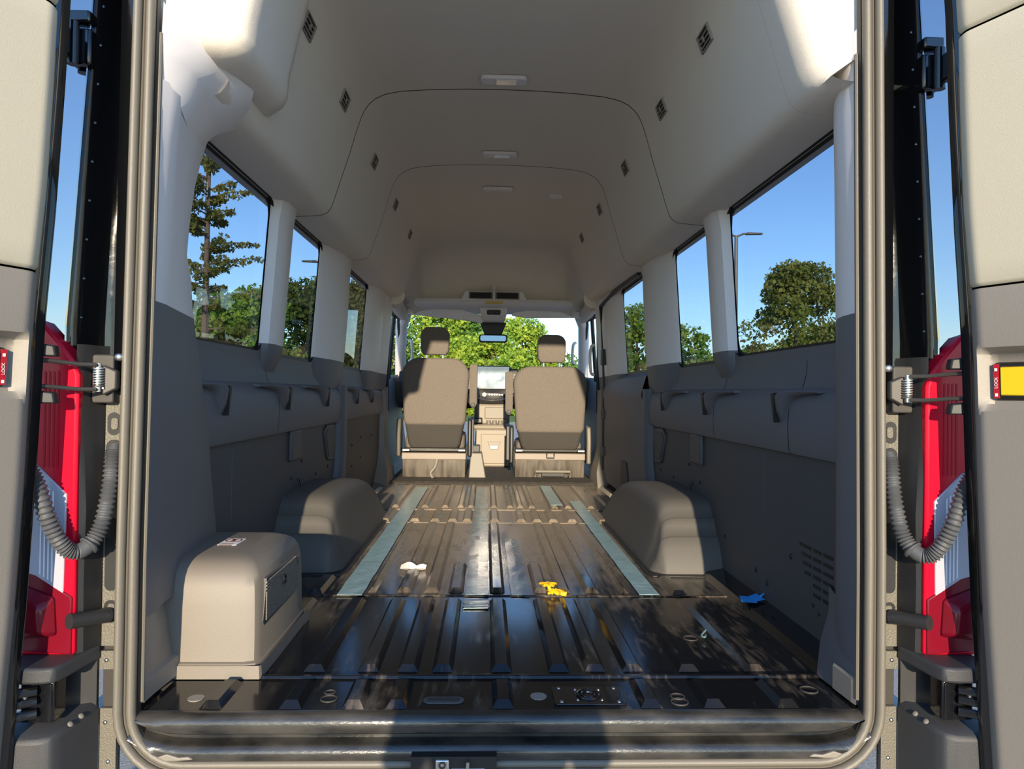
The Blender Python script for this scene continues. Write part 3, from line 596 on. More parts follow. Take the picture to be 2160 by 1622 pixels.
t = thing('heater_cover', 'taupe plastic rear heater cover with mesh side grille, beside the rear door', 'heater', (-0.72, 1.98, 0))
sec = []
for z, yf, yb, xr in ((0.0, 1.772, 2.235, -0.603), (0.035, 1.772, 2.235, -0.603), (0.038, 1.782, 2.23, -0.609), (0.10, 1.786, 2.23, -0.610), (0.17, 1.790, 2.23, -0.612), (0.215, 1.796, 2.228, -0.615), (0.240, 1.804, 2.224, -0.621), (0.258, 1.818, 2.216, -0.631), (0.270, 1.840, 2.204, -0.648), (0.276, 1.865, 2.19, -0.668), (0.279, 1.90, 2.17, -0.69)):
    r = 0.026
    sec.append([(-0.868, yf, z), (xr-r*1.3, yf, z), (xr-r*0.4, yf+r*0.3, z), (xr, yf+r*1.1, z), (xr, yb-r, z), (xr-r, yb, z), (-0.868, yb, z)])
ho = G().loft(sec).build('cover_shell', 'heater', t, smooth=True, angle=40)
gp = [(1.862, 0.226), (2.135, 0.218), (2.165, 0.200), (2.155, 0.130), (2.12, 0.115), (1.835, 0.110), (1.825, 0.122), (1.85, 0.225)]
G().prism([(-0.618, y, z) for y, z in gp], (0.0085, 0, 0)).build('grille_frame', 'panel_dark', t)
gg = G(); cy, cz = 2.0, 0.172
for i in range(34):
    y = 1.85+0.0091*i; gg.box(-0.612, -0.6075, y-0.0022, y+0.0022, 0.120, 0.219 if 1.87 < y < 2.13 else 0.19)
for i in range(12):
    z = 0.122+0.0085*i; gg.box(-0.611, -0.607, 1.846+0.0*i, 2.15, z-0.0018, z+0.0018)
o = gg.build('grille_mesh', 'heater', t); o['kind'] = 'stuff'
G().tube([(-0.606, 2.0+0.012*math.cos(a*PI/8), 0.185+0.012*math.sin(a*PI/8)) for a in range(16)], 0.003, 6, closed=True).build('grille_screw', 'rubber', t, smooth=True)
G().loft([[(-0.868, 1.766, 0.034), (-0.60, 1.766, 0.034), (-0.597, 1.775, 0.034), (-0.597, 2.24, 0.034)], [(-0.868, 1.764, 0.002), (-0.598, 1.764, 0.002), (-0.594, 1.775, 0.002), (-0.594, 2.24, 0.002)]], closed=False).build('cover_skirt', 'heater', t)
st = G().prism([(-0.762+p[0], 2.03+p[1], 0.2795) for p in rrect(0.052, 0.085, 0.003)], (0, 0, 0.0012)).build('warning_sticker', 'white', t)
for dx in (-0.011, 0.011): G().tube([(-0.762+dx+0.010*math.cos(a*PI/10), 2.045+0.016*math.sin(a*PI/10), 0.281) for a in range(20)], 0.0016, 5, closed=True).build('sticker_symbol', 'sticker_ink', st)
G().box(-0.766, -0.758, 2.028, 2.062, 0.2802, 0.2815).build('sticker_symbol', 'sticker_ink', st)
for dy in (-0.004, -0.016, -0.028): G().box(-0.782, -0.748, 2.01+dy-0.002, 2.01+dy+0.002, 0.2802, 0.2812).build('sticker_text', 'sticker_ink', st)

# ================================================================== LITTER AND TAPE ON THE FLOOR
def strip(x0, x1, y0, y1, label, m='tape', wob=0.0015, h=0.0125):
    g = G(); n = max(8, int((y1-y0)/0.08)); rs = []
    random.seed(int(abs(x0)*1000))
    for i in range(n+1):
        y = y0+(y1-y0)*i/n; a, b = x0+random.uniform(-wob, wob), x1+random.uniform(-wob, wob)
        rs.append([(a, y, h+random.uniform(0, 0.0008)), ((a+b)/2, y, h+random.uniform(0, 0.0015)), (b, y, h+random.uniform(0, 0.0008)), (b, y, h-0.001), (a, y, h-0.001)])
    g.loft(rs); o = g.build('tape_strip', m, smooth=False); return tag(o, label, 'tape', 'protective tape strips on the floor')
strip(-0.560, -0.472, 2.475, 5.27, "long pale blue tape strip along the driver's side floor", h=0.006)
strip(0.492, 0.564, 2.49, 4.63, 'long pale blue tape strip along the passenger side floor', h=0.006)
strip(-0.118, -0.037, 2.48, 5.26, 'thin see-through bluish tape strip down the middle of the floor', 'tape_thin', h=0.006)
strip(0.042, 0.108, 2.48, 3.42, 'short bluish tape strip behind the yellow flower, mid floor', 'tape_thin', h=0.006)
strip(0.353, 0.428, 4.40, 5.30, 'short pale tape strip near the passenger seat base', h=0.0168)
strip(-0.120, -0.035, 2.33, 2.42, 'crumpled dark bluish tape scrap just behind the middle strip', 'tape_thin', 0.004, h=0.004)
# yellow flower
t = thing('yellow_flower', 'bright yellow flower lying on the black floor', 'flower', (0.186, 2.50, 0.0))
def petal(base, ang, L, wd, tilt, m='petal'):
    d = Vector((math.cos(ang)*math.cos(tilt), math.sin(ang)*math.cos(tilt), math.sin(tilt))); sdv = Vector((-math.sin(ang), math.cos(ang), 0)); u = d.cross(sdv)
    rs = []
    for k in range(6):
        f = k/5; ww = wd*(0.25+math.sin(PI*min(0.95, f*0.85+0.1))*0.75)*(1 if f < 0.95 else 0.55)
        c = Vector(base)+d*L*f-Vector((0, 0, 0.012*f*f)); rs.append([c-sdv*ww-u*0.004, c-u*(-0.002), c+sdv*ww-u*0.004, c+u*0.0015])
    G().loft(rs).build('petal', m, t, smooth=True)
for k in range(5): petal((0.172, 2.50, 0.040), k*2*PI/5+0.3, 0.034, 0.013, 0.35)
for k in range(5): petal((0.196, 2.492, 0.022), k*2*PI/5, 0.034, 0.014, 0.12)
G().tube(catmull([(0.196, 2.494, 0.022), (0.215, 2.485, 0.012), (0.235, 2.482, 0.008)]), lambda f: 0.005+0.004*f, 8).build('flower_tube', 'petal', t, smooth=True)
G().tube(catmull([(0.172, 2.50, 0.036), (0.180, 2.495, 0.018), (0.19, 2.49, 0.008)]), 0.006, 8).build('flower_tube', 'petal', t, smooth=True)
# tissue scrap
random.seed(5)
g = G(); n = 9; rs = []
for i in range(n):
    f = i/(n-1); x = -0.385+0.10*f; z = 0.012+0.02*math.sin(PI*f)*abs(math.sin(4*f+0.6)); y = 2.84-0.02*math.sin(3*f)
    rs.append([(x, y-0.016-0.012*math.sin(5*f), z*0.5+0.004), (x+0.004, y, z+0.010), (x, y+0.022, z*0.7+0.004), (x, y+0.004, 0.004)])
tag(G().loft(rs).build('tissue_scrap', 'tissue', smooth=True), 'crumpled white tissue scrap on the floor ribs', 'tissue')
t = thing('blue_tape_scrap', 'small bright blue folded tape scrap by the wall', 'tape', (0.83, 2.36, 0))
G().add([(0.80, 2.33, 0.028), (0.845, 2.31, 0.030), (0.852, 2.37, 0.034), (0.812, 2.39, 0.032)], [(0, 1, 2, 3)]).build('tape_fold', 'blue_tape', t)
G().add([(0.835, 2.32, 0.030), (0.878, 2.33, 0.036), (0.870, 2.39, 0.040), (0.838, 2.37, 0.036)], [(0, 1, 2, 3)]).build('tape_fold', 'blue_tape', t)
G().add([(0.865, 2.345, 0.034), (0.884, 2.35, 0.05), (0.884, 2.36, 0.05), (0.865, 2.36, 0.036)], [(0, 1, 2, 3)]).build('tape_tail', 'blue_tape', t)
tag(G().tube(catmull([(0.605, 2.10, 0.014), (0.60, 2.075, 0.02), (0.588, 2.06, 0.017), (0.578, 2.045, 0.013), (0.585, 2.035, 0.013), (0.592, 2.05, 0.014)]), 0.0028, 6).build('cable_tie', 'tape_thin', smooth=True), 'small looped grey plastic cable tie on the floor', 'cable tie')

# ================================================================== FRONT SEATS
def outline(w0, w1, z0, z1, rt_, cx, n=7):
    """closed outline: bottom width w0, top width w1, top corners rounded"""
    pts = [(cx-w0/2+0.02, z0), (cx+w0/2-0.02, z0), (cx+w0/2, z0+0.03)]
    for i in range(n+1):
        a = PI/2*i/n; pts.append((cx+w1/2-rt_+rt_*math.cos(a), z1-rt_+rt_*math.sin(a)))
    for i in range(n+1):
        a = PI/2+PI/2*i/n; pts.append((cx-w1/2+rt_+rt_*math.cos(a), z1-rt_+rt_*math.sin(a)))
    pts.append((cx-w0/2, z0+0.03)); return pts
def pad(name, m, par, pts, y0, y1, lean=0.0, z_ref=0, puff=0.03):
    cx = sum(p[0] for p in pts)/len(pts); cz = (min(p[1] for p in pts)+max(p[1] for p in pts))/2
    rs = []
    for y, k in ((y0, 0.86), (y0-0.0+puff*0.12, 0.93), (y0+puff*0.45, 0.985), (y0+puff, 1.0), (y1-puff, 1.0), (y1-puff*0.4, 0.98), (y1, 0.9)):
        rs.append([(cx+(x-cx)*k, y-(z-z_ref)*lean, cz+(z-cz)*(1-(1-k)*0.7)) for x, z in pts])
    return G().loft(rs).build(name, m, par, smooth=True, angle=60)
def seat(s, cx, ztop, dy, lab, half, hz0, hz1, pk, bo):
    y = 5.72+dy
    t = thing('front_seat', lab, 'seat', (cx, y, 0.02), 'front seats')
    zl = ztop-0.512
    pad('backrest', 'seat_fabric', t, outline(2*half-0.05, 2*half, zl-0.03, ztop, 0.14, cx), y, y+0.13, -0.06, zl)
    pad('back_pocket', 'seat_lower', t, outline(2*half-0.13, 2*half-0.06, zl-pk, zl+0.03, 0.03, cx), y+0.012, y+0.12, -0.06, zl)
    h = pad('headrest', 'seat_fabric', t, outline(0.225, 0.235, hz0, hz1, 0.07, cx+s*0.01), y+0.01, y+0.11, -0.06, zl, 0.025)
    for dx in (-0.065, 0.065): G().disc((cx+s*0.01+dx, y+0.075, ztop-0.05), (0, 0.06, 1), 0.008, hz0-ztop+0.09, 10).build('headrest_post', 'steel', t, smooth=True)
    # outer recliner covers
    for q in (-1, 1):
        x = cx+q*(half-0.005)
        G().prism([(x, y-0.02, zl-0.28), (x, y+0.10, zl-0.28), (x, y+0.16, zl-0.05), (x, y+0.12, zl+0.03), (x, y-0.0, zl+0.02), (x, y-0.03, zl-0.10)], (q*0.035, 0, 0)).build('recliner_cover', 'seat_plastic' if q == s else 'black_plastic', t, bevel=0.012)
    G().box(cx-half+0.03, cx+half-0.03, y+0.10, y+0.58, zl-0.24, zl-0.10).build('seat_cushion', 'seat_fabric', t, bevel=0.04, seg=3)
    # rails and base box
    G().box(cx-half+0.02, cx+half-0.02, y+0.04, y+0.5, zl-bo+0.008, zl-bo+0.034).build('seat_rail', 'black_plastic', t, bevel=0.004)
    for q in (-1, 1): G().box(cx+q*(half-0.05)-0.03, cx+q*(half-0.05)+0.03, y-0.02, y+0.03, zl-bo+0.012, zl-bo+0.03).build('rail_end', 'steel', t, bevel=0.004)
    zb = zl-bo
    G().box(cx-half+0.015, cx+half-0.015, y-0.01, y+0.45, zb-0.055, zb).build('base_lid', 'base_top', t, bevel=0.006)
    G().hexa([(cx-half+0.02, y+0.02, 0.02), (cx+half-0.02, y+0.02, 0.02), (cx+half-0.02, y+0.45, 0.02), (cx-half+0.02, y+0.45, 0.02), (cx-half+0.02, y-0.002, zb-0.05), (cx+half-0.02, y-0.002, zb-0.05), (cx+half-0.02, y+0.45, zb-0.05), (cx-half+0.02, y+0.45, zb-0.05)]).build('base_box', 'seat_base', t, bevel=0.006)
    # folded-up armrest on the aisle side
    xa = cx-s*(half+0.035)
    pad('armrest', 'seat_fabric', t, outline(0.062, 0.066, ztop-0.40, ztop-0.045, 0.015, xa), y+0.02, y+0.11, -0.03, zl, 0.018)
    G().box(xa-0.012, xa+0.012, y+0.014, y+0.02, ztop-0.385, ztop-0.36).build('armrest_latch', 'black_plastic', t, bevel=0.003)
    G().prism([(xa-0.02, y+0.05, zl-0.26), (xa-0.02, y+0.12, zl-0.26), (xa-0.02, y+0.12, zl+0.04), (xa-0.02, y+0.06, zl+0.02)], (0.03, 0, 0)).build('recliner_bracket', 'black_plastic', t, bevel=0.006)
    return t, y, zb
ts, y, zb = seat(-1, -0.468, 0.982, 0.0, "driver's front seat in brown-grey fabric, headrest half in shade", 0.272, 1.008, 1.235, 0.213, 0.25)
G().tube(catmull([(-0.44, y-0.018, zb-0.05), (-0.455, y-0.02, zb-0.11), (-0.49, y-0.016, zb-0.16), (-0.475, y-0.015, zb-0.20)]), 0.010, 6).build('pull_strap', 'trim_taupe', ts, smooth=True)
G().hexa([(-0.19, y+0.0, 0.02), (-0.05, y+0.0, 0.02), (-0.05, y+0.22, 0.02), (-0.19, y+0.22, 0.02), (-0.175, y+0.02, 0.22), (-0.085, y+0.02, 0.22), (-0.085, y+0.2, 0.22), (-0.175, y+0.2, 0.22)]).build('handbrake_cover', 'seat_plastic', ts, bevel=0.008)
G().box(-0.165, -0.10, y+0.05, y+0.15, 0.22, 0.28).build('handbrake_lever', 'grey_plastic', ts, bevel=0.01)
ts, y, zb = seat(1, 0.468, 0.927, 0.05, 'front passenger seat in brown-grey fabric, fully sunlit', 0.302, 0.96, 1.19, 0.168, 0.195)
G().tube([(0.35, y-0.02, 0.03), (0.35, y-0.03, 0.075), (0.63, y-0.03, 0.075), (0.63, y-0.02, 0.03)], 0.012, 8).build('base_handle', 'seat_plastic', ts, smooth=True)
G().box(0.40, 0.59, y-0.012, y-0.001, 0.03, 0.068).build('base_opening', 'rubber', ts, bevel=0.004)
G().tube([(0.44, y-0.02, zb), (0.44, y-0.025, zb-0.035), (0.50, y-0.025, zb-0.035), (0.50, y-0.02, zb)], 0.006, 8).build('lid_hook', 'rubber', ts, smooth=True)

# ================================================================== CAB FRONT
t = thing('dashboard', 'dashboard with centre screen, console and cup holders ahead of the seats', 'dashboard', (0, 6.9, 0.02))
G().loft([[(x, 6.95, 0.55), (x, 6.88, 0.60), (x, 6.86, 0.80), (x, 6.92, 0.90), (x, 7.1, 0.915), (x, 7.55, 0.86), (x, 7.55, 0.55)] for x in (-0.90, -0.3, 0.3, 0.90)]).build('dash_top', 'dash_dark', t, smooth=True)
scr = G().box(-0.165, 0.168, 6.80, 6.83, 0.735, 0.965).build('screen', 'dash_dark', t, bevel=0.008)
G().add([(-0.155, 6.798, 0.748), (0.158, 6.798, 0.748), (0.158, 6.798, 0.955), (-0.155, 6.798, 0.955)], [(0, 1, 2, 3)]).build('screen_glass', 'screen', scr)
G().box(-0.03, 0.085, 6.794, 6.797, 0.835, 0.885).build('screen_window', 'white', scr)
for x, wd in ((-0.205, 0.04), (0.205, 0.04)):
    v = G().box(x-wd, x+wd, 6.80, 6.86, 0.70, 0.94).build('side_vent', 'dash_dark', t, bevel=0.008)
    for k in range(7): G().box(x-wd*0.8, x+wd*0.8, 6.79, 6.802, 0.73+0.027*k, 0.738+0.027*k).build('vent_slat', 'steel_dark', v)
cp = G().loft([[(x, 6.78+0.05*abs(x)/0.2, 0.60), (x, 6.76+0.05*abs(x)/0.2, 0.63), (x, 6.76+0.05*abs(x)/0.2, 0.70), (x, 6.80, 0.735), (x, 6.9, 0.73), (x, 6.9, 0.60)] for x in (-0.2, -0.1, 0, 0.1, 0.2)]).build('control_panel', 'dash_dark', t, smooth=True)
G().disc((-0.075, 6.765, 0.688), (0, -1, 0), 0.018, 0.02, 16).build('dial', 'steel', cp, smooth=True)
for k in range(6): G().box(-0.035+0.024*k, -0.018+0.024*k, 6.752, 6.765, 0.68, 0.695).build('button', 'steel', cp, bevel=0.002)
G().tube([(-0.16+0.32*i/12, 6.76+0.02*abs(i/6-1), 0.632+0.028*abs(i/6-1)**2) for i in range(13)], 0.006, 6).build('chrome_strip', 'steel', cp, smooth=True)
G().box(-0.16, 0.17, 6.80, 7.0, 0.40, 0.60).build('console_upper', 'dash', t, bevel=0.02)
G().box(-0.07, 0.15, 6.79, 6.82, 0.455, 0.57).build('console_shelf', 'trim_taupe', t, bevel=0.01)
G().box(-0.18, 0.18, 6.62, 6.98, 0.36, 0.41).build('cup_tray', 'dash', t, bevel=0.02)
for k in range(4): G().disc((-0.03+0.055*k, 6.70, 0.40), (0, 0, 1), 0.022, 0.045, 16).build('cup_holder', 'seat_plastic', t, smooth=True)
G().hexa([(-0.165, 6.58, 0.02), (0.175, 6.58, 0.02), (0.175, 6.98, 0.02), (-0.165, 6.98, 0.02), (-0.15, 6.60, 0.37), (0.165, 6.60, 0.37), (0.165, 6.98, 0.37), (-0.15, 6.98, 0.37)]).build('console_front', 'dash', t, bevel=0.015)
dw = G().hexa([(-0.10, 6.574, 0.05), (0.14, 6.574, 0.05), (0.14, 6.60, 0.05), (-0.10, 6.60, 0.05), (-0.10, 6.590, 0.325), (0.14, 6.590, 0.325), (0.14, 6.61, 0.325), (-0.10, 6.61, 0.325)]).build('console_drawer', 'dash', t, bevel=0.006)
G().prism([(-0.04, 6.576, 0.255), (0.085, 6.576, 0.255), (0.055, 6.570, 0.185), (-0.012, 6.570, 0.185)], (0, 0.01, 0)).build('drawer_pull', 'trim_taupe', dw, bevel=0.003)
G().prism([(-0.02, 6.571, 0.215), (0.063, 6.571, 0.215), (0.05, 6.566, 0.188), (-0.008, 6.566, 0.188)], (0, 0.006, 0)).build('pull_lip', 'white', dw, bevel=0.002)
gs = G().box(-0.20, -0.09, 6.62, 6.80, 0.42, 0.47).build('gear_plinth', 'dash_dark', t, bevel=0.01)
G().tube([(-0.145, 6.70, 0.46), (-0.147, 6.66, 0.58), (-0.148, 6.64, 0.66)], lambda f: 0.024-0.012*f, 12).build('gear_boot', 'seat_plastic', gs, smooth=True)
G().tube(catmull([(-0.148, 6.645, 0.65), (-0.148, 6.625, 0.69), (-0.148, 6.615, 0.73), (-0.148, 6.615, 0.75)]), lambda f: 0.016+0.013*math.sin(PI*min(1, f*0.9+0.05)), 12).build('gear_knob', 'trim_taupe', gs, smooth=True)
# windscreen
g = G(); rs = []
for i in range(9):
    f = i/8; z = 0.88+(1.42-0.88)*f; yy = 7.45-0.72*f; hw = 0.93-0.08*f
    rs.append([(hw*(k/8-0.5)*2, yy+0.10*(1-((k/8-0.5)*2)**2), z) for k in range(9)])
win = g.loft(rs, closed=False).build('window_7', 'glass_front', smooth=True); tag(win, 'wide windscreen at the front of the van', 'window', kind='structure')
for s in (-1, 1):
    G().tube([(s*0.80, 6.62, 1.46), (s*0.87, 6.80, 1.36), (s*0.92, 7.15, 1.08), (s*0.955, 7.45, 0.86)], 0.055, 12).build('a_pillar_trim', 'trim_light', win, smooth=True)
    G().tube(catmull([(s*0.80, 6.84, 1.20), (s*0.775, 6.83, 1.17), (s*0.78, 6.92, 1.03), (s*0.81, 6.95, 1.0)]), 0.015, 8).build('a_pillar_handle', 'trim_light', win, smooth=True)
# overhead shelf above the windscreen
t = thing('overhead_shelf', 'grey overhead shelf with two dark cubbies above the windscreen', 'shelf', (0, 6.3, 1.42))
G().loft([[(x, y0, 1.475), (x, y0-0.02, 1.50), (x, y0-0.005, 1.525), (x, y0+0.05, 1.53), (x, y0+0.4, 1.55), (x, y0+0.45, 1.44), (x, y0+0.05, 1.46)] for x, y0 in ((-0.83, 6.36), (-0.76, 6.26), (-0.5, 6.22), (0, 6.20), (0.5, 6.22), (0.76, 6.26), (0.83, 6.36))]).build('shelf_lip', 'trim_light', t, smooth=True)
G().loft([[(x, 6.17, 1.51), (x*f, 6.19, 1.59), (x*f, 6.40, 1.60), (x, 6.40, 1.51)] for x, f in ((-0.29, 0.86), (0.29, 0.86))]).build('shelf_console', 'trim_light', t, bevel=0.008)
for x in (-0.115, 0.115):
    f_ = G().hexa([(x-0.105, 6.163, 1.518), (x+0.105, 6.163, 1.518), (x+0.105, 6.2, 1.518), (x-0.105, 6.2, 1.518), (x-0.105, 6.177, 1.582), (x+0.105, 6.177, 1.582), (x+0.105, 6.21, 1.582), (x-0.105, 6.21, 1.582)]).build('cubby_frame', 'trim_taupe', t, bevel=0.004)
    G().hexa([(x-0.092, 6.159, 1.526), (x+0.092, 6.159, 1.526), (x+0.092, 6.19, 1.526), (x-0.092, 6.19, 1.526), (x-0.092, 6.171, 1.574), (x+0.092, 6.171, 1.574), (x+0.092, 6.2, 1.574), (x-0.092, 6.2, 1.574)]).build('cubby_opening', 'rubber', f_)
G().tube([(0.0, 6.24, 1.56), (0.0, 6.30, 1.66), (0.0, 6.36, 1.74)], 0.014, 8).build('shelf_post', 'trim_light', t, smooth=True)
G().box(-0.075, 0.075, 6.165, 6.18, 1.480, 1.500).build('warning_label', 'warn_label', t)
G().loft([[(x, 6.30, 1.47), (x*0.95, 6.27, 1.40), (x*0.8, 6.34, 1.35), (x*0.8, 6.7, 1.36), (x, 6.7, 1.47)] for x in (-0.125, 0.125)]).build('lamp_console', 'trim_light', t, bevel=0.012)
lc = G().box(-0.06, 0.06, 6.268, 6.29, 1.395, 1.437).build('map_lamp', 'rubber', t, bevel=0.008)
for x in (-0.028, 0.028): G().dome((x, 6.268, 1.416), (0, -1, 0), 0.016, 0.008).build('map_lamp_lens', 'steel_dark', lc, smooth=True)
for s in (-1, 1):
    px = s*0.48
    pts = [(s*0.16, 1.405), (s*0.18, 1.43), (s*0.30, 1.455), (s*0.80, 1.455), (s*0.83, 1.43), (s*0.80, 1.395), (s*0.30, 1.385)] if s > 0 else [(s*0.10, 1.33), (s*0.10, 1.40), (s*0.30, 1.455), (s*0.80, 1.455), (s*0.83, 1.43), (s*0.80, 1.405), (s*0.25, 1.355)]
    v = thing('sun_visor', f"grey sun visor folded up above the {SIDE[s]} seat", 'sun visor', (px, 6.45, 1.39))
    G().prism([(x, 6.42, z) for x, z in pts], (0, 0.02, 0)).build('visor_pad', 'trim_light', v, bevel=0.006)
    for x in ((0.58,) if s > 0 else (-0.62, -0.35)): G().box(x-0.07, x+0.07, 6.412, 6.42, 1.41 if x != -0.35 else 1.395, 1.432 if x != -0.35 else 1.415).build('visor_label', 'white', v)
t = thing('rear_view_mirror', 'wide rear view mirror under the black camera housing', 'mirror', (0, 6.6, 1.2))
G().loft([[(x*1.0, 6.60, 1.36), (x*0.62, 6.60, 1.24), (x*0.62, 6.66, 1.24), (x, 6.70, 1.36)] for x in (-0.125, 0.125)]).build('camera_housing', 'rubber', t, bevel=0.008)
mh = G().prism([(p[0], 6.55, 1.205+p[1]) for p in rrect(0.265, 0.075, 0.025)], (0, 0.03, 0)).build('mirror_housing', 'rubber', t, bevel=0.006)
G().prism([(p[0], 6.546, 1.207+p[1]) for p in rrect(0.235, 0.050, 0.015)], (0, 0.003, 0)).build('mirror_glass', 'mirror', mh)
t = thing('steering_wheel', "dark steering wheel in front of the driver's seat", 'steering wheel', (-0.47, 6.65, 0.72))
G().tube([(-0.47+0.19*math.cos(a*PI/16), 6.62+0.05*math.sin(a*PI/16), 0.76+0.19*math.sin(a*PI/16)) for a in range(32)], 0.016, 8, closed=True).build('wheel_rim', 'dash_dark', t, smooth=True)
sp_ = G().disc((-0.47, 6.62, 0.76), (0, 1, 0.25), 0.06, 0.05, 16); sp_.tube([(-0.66, 6.625, 0.76), (-0.28, 6.625, 0.76)], 0.014, 8); sp_.tube([(-0.47, 6.65, 0.75), (-0.47, 6.84, 0.70)], 0.03, 10); sp_.build('wheel_hub', 'dash_dark', t, smooth=True)

# ================================================================== REAR DOOR FRAME
def seal_path():
    """closed loop round the rear opening, in the plane of the door frame"""
    P = []; zb, zt, rb, rt_ = -0.118, 1.985, 0.125, 0.22; w0 = 0.825; w1 = hw_seal(zt)
    for i in range(9):
        a = 1.5*PI+PI/2*i/8; P.append((w0-rb+rb*math.cos(a), zb+rb+rb*math.sin(a)))
    for i in range(1, 20): z = zb+rb+(zt-rt_-zb-rb)*i/20; P.append((hw_seal(z), z))
    for i in range(9):
        a = PI/2*i/8; P.append((w1-rt_+rt_*math.cos(a), zt-rt_+rt_*math.sin(a)))
    return P+[(-x, z) for x, z in reversed(P)]
def sweep(prof, name, m, par, smooth=True):
    P = seal_path(); n = len(P); rs = []
    for i in range(n):
        a, b = Vector(P[i-1]), Vector(P[(i+1) % n]); t = (b-a).normalized(); nn = Vector((t.y, -t.x))   # outward
        rs.append([(P[i][0]+nn.x*u, y, P[i][1]+nn.y*u) for u, y in prof])
    return G().loft(rs, closed=True, caps=False, loop=True).build(name, m, par, smooth=smooth, angle=50)
def circ(u, y, ru, ry, n=10): return [(u+ru*math.cos(2*PI*a/n), y+ry*math.sin(2*PI*a/n)) for a in range(n)]
t = thing('door_seal', 'grey-beige rubber weatherstrip all round the rear door opening', 'weatherstrip', (0, 1.58, -0.118))
sweep(circ(0.0135, 1.572, 0.0095, 0.014), 'seal_bulb', 'seal', t)
sweep(circ(0.0005, 1.577, 0.0030, 0.007, 8), 'seal_ridge', 'seal', t)
sweep(circ(-0.0125, 1.576, 0.0095, 0.013), 'seal_bulb', 'seal', t)
sweep([(-0.022, 1.60), (-0.022, 1.584), (0.022, 1.580), (0.022, 1.60)], 'seal_base', 'rubber', t)

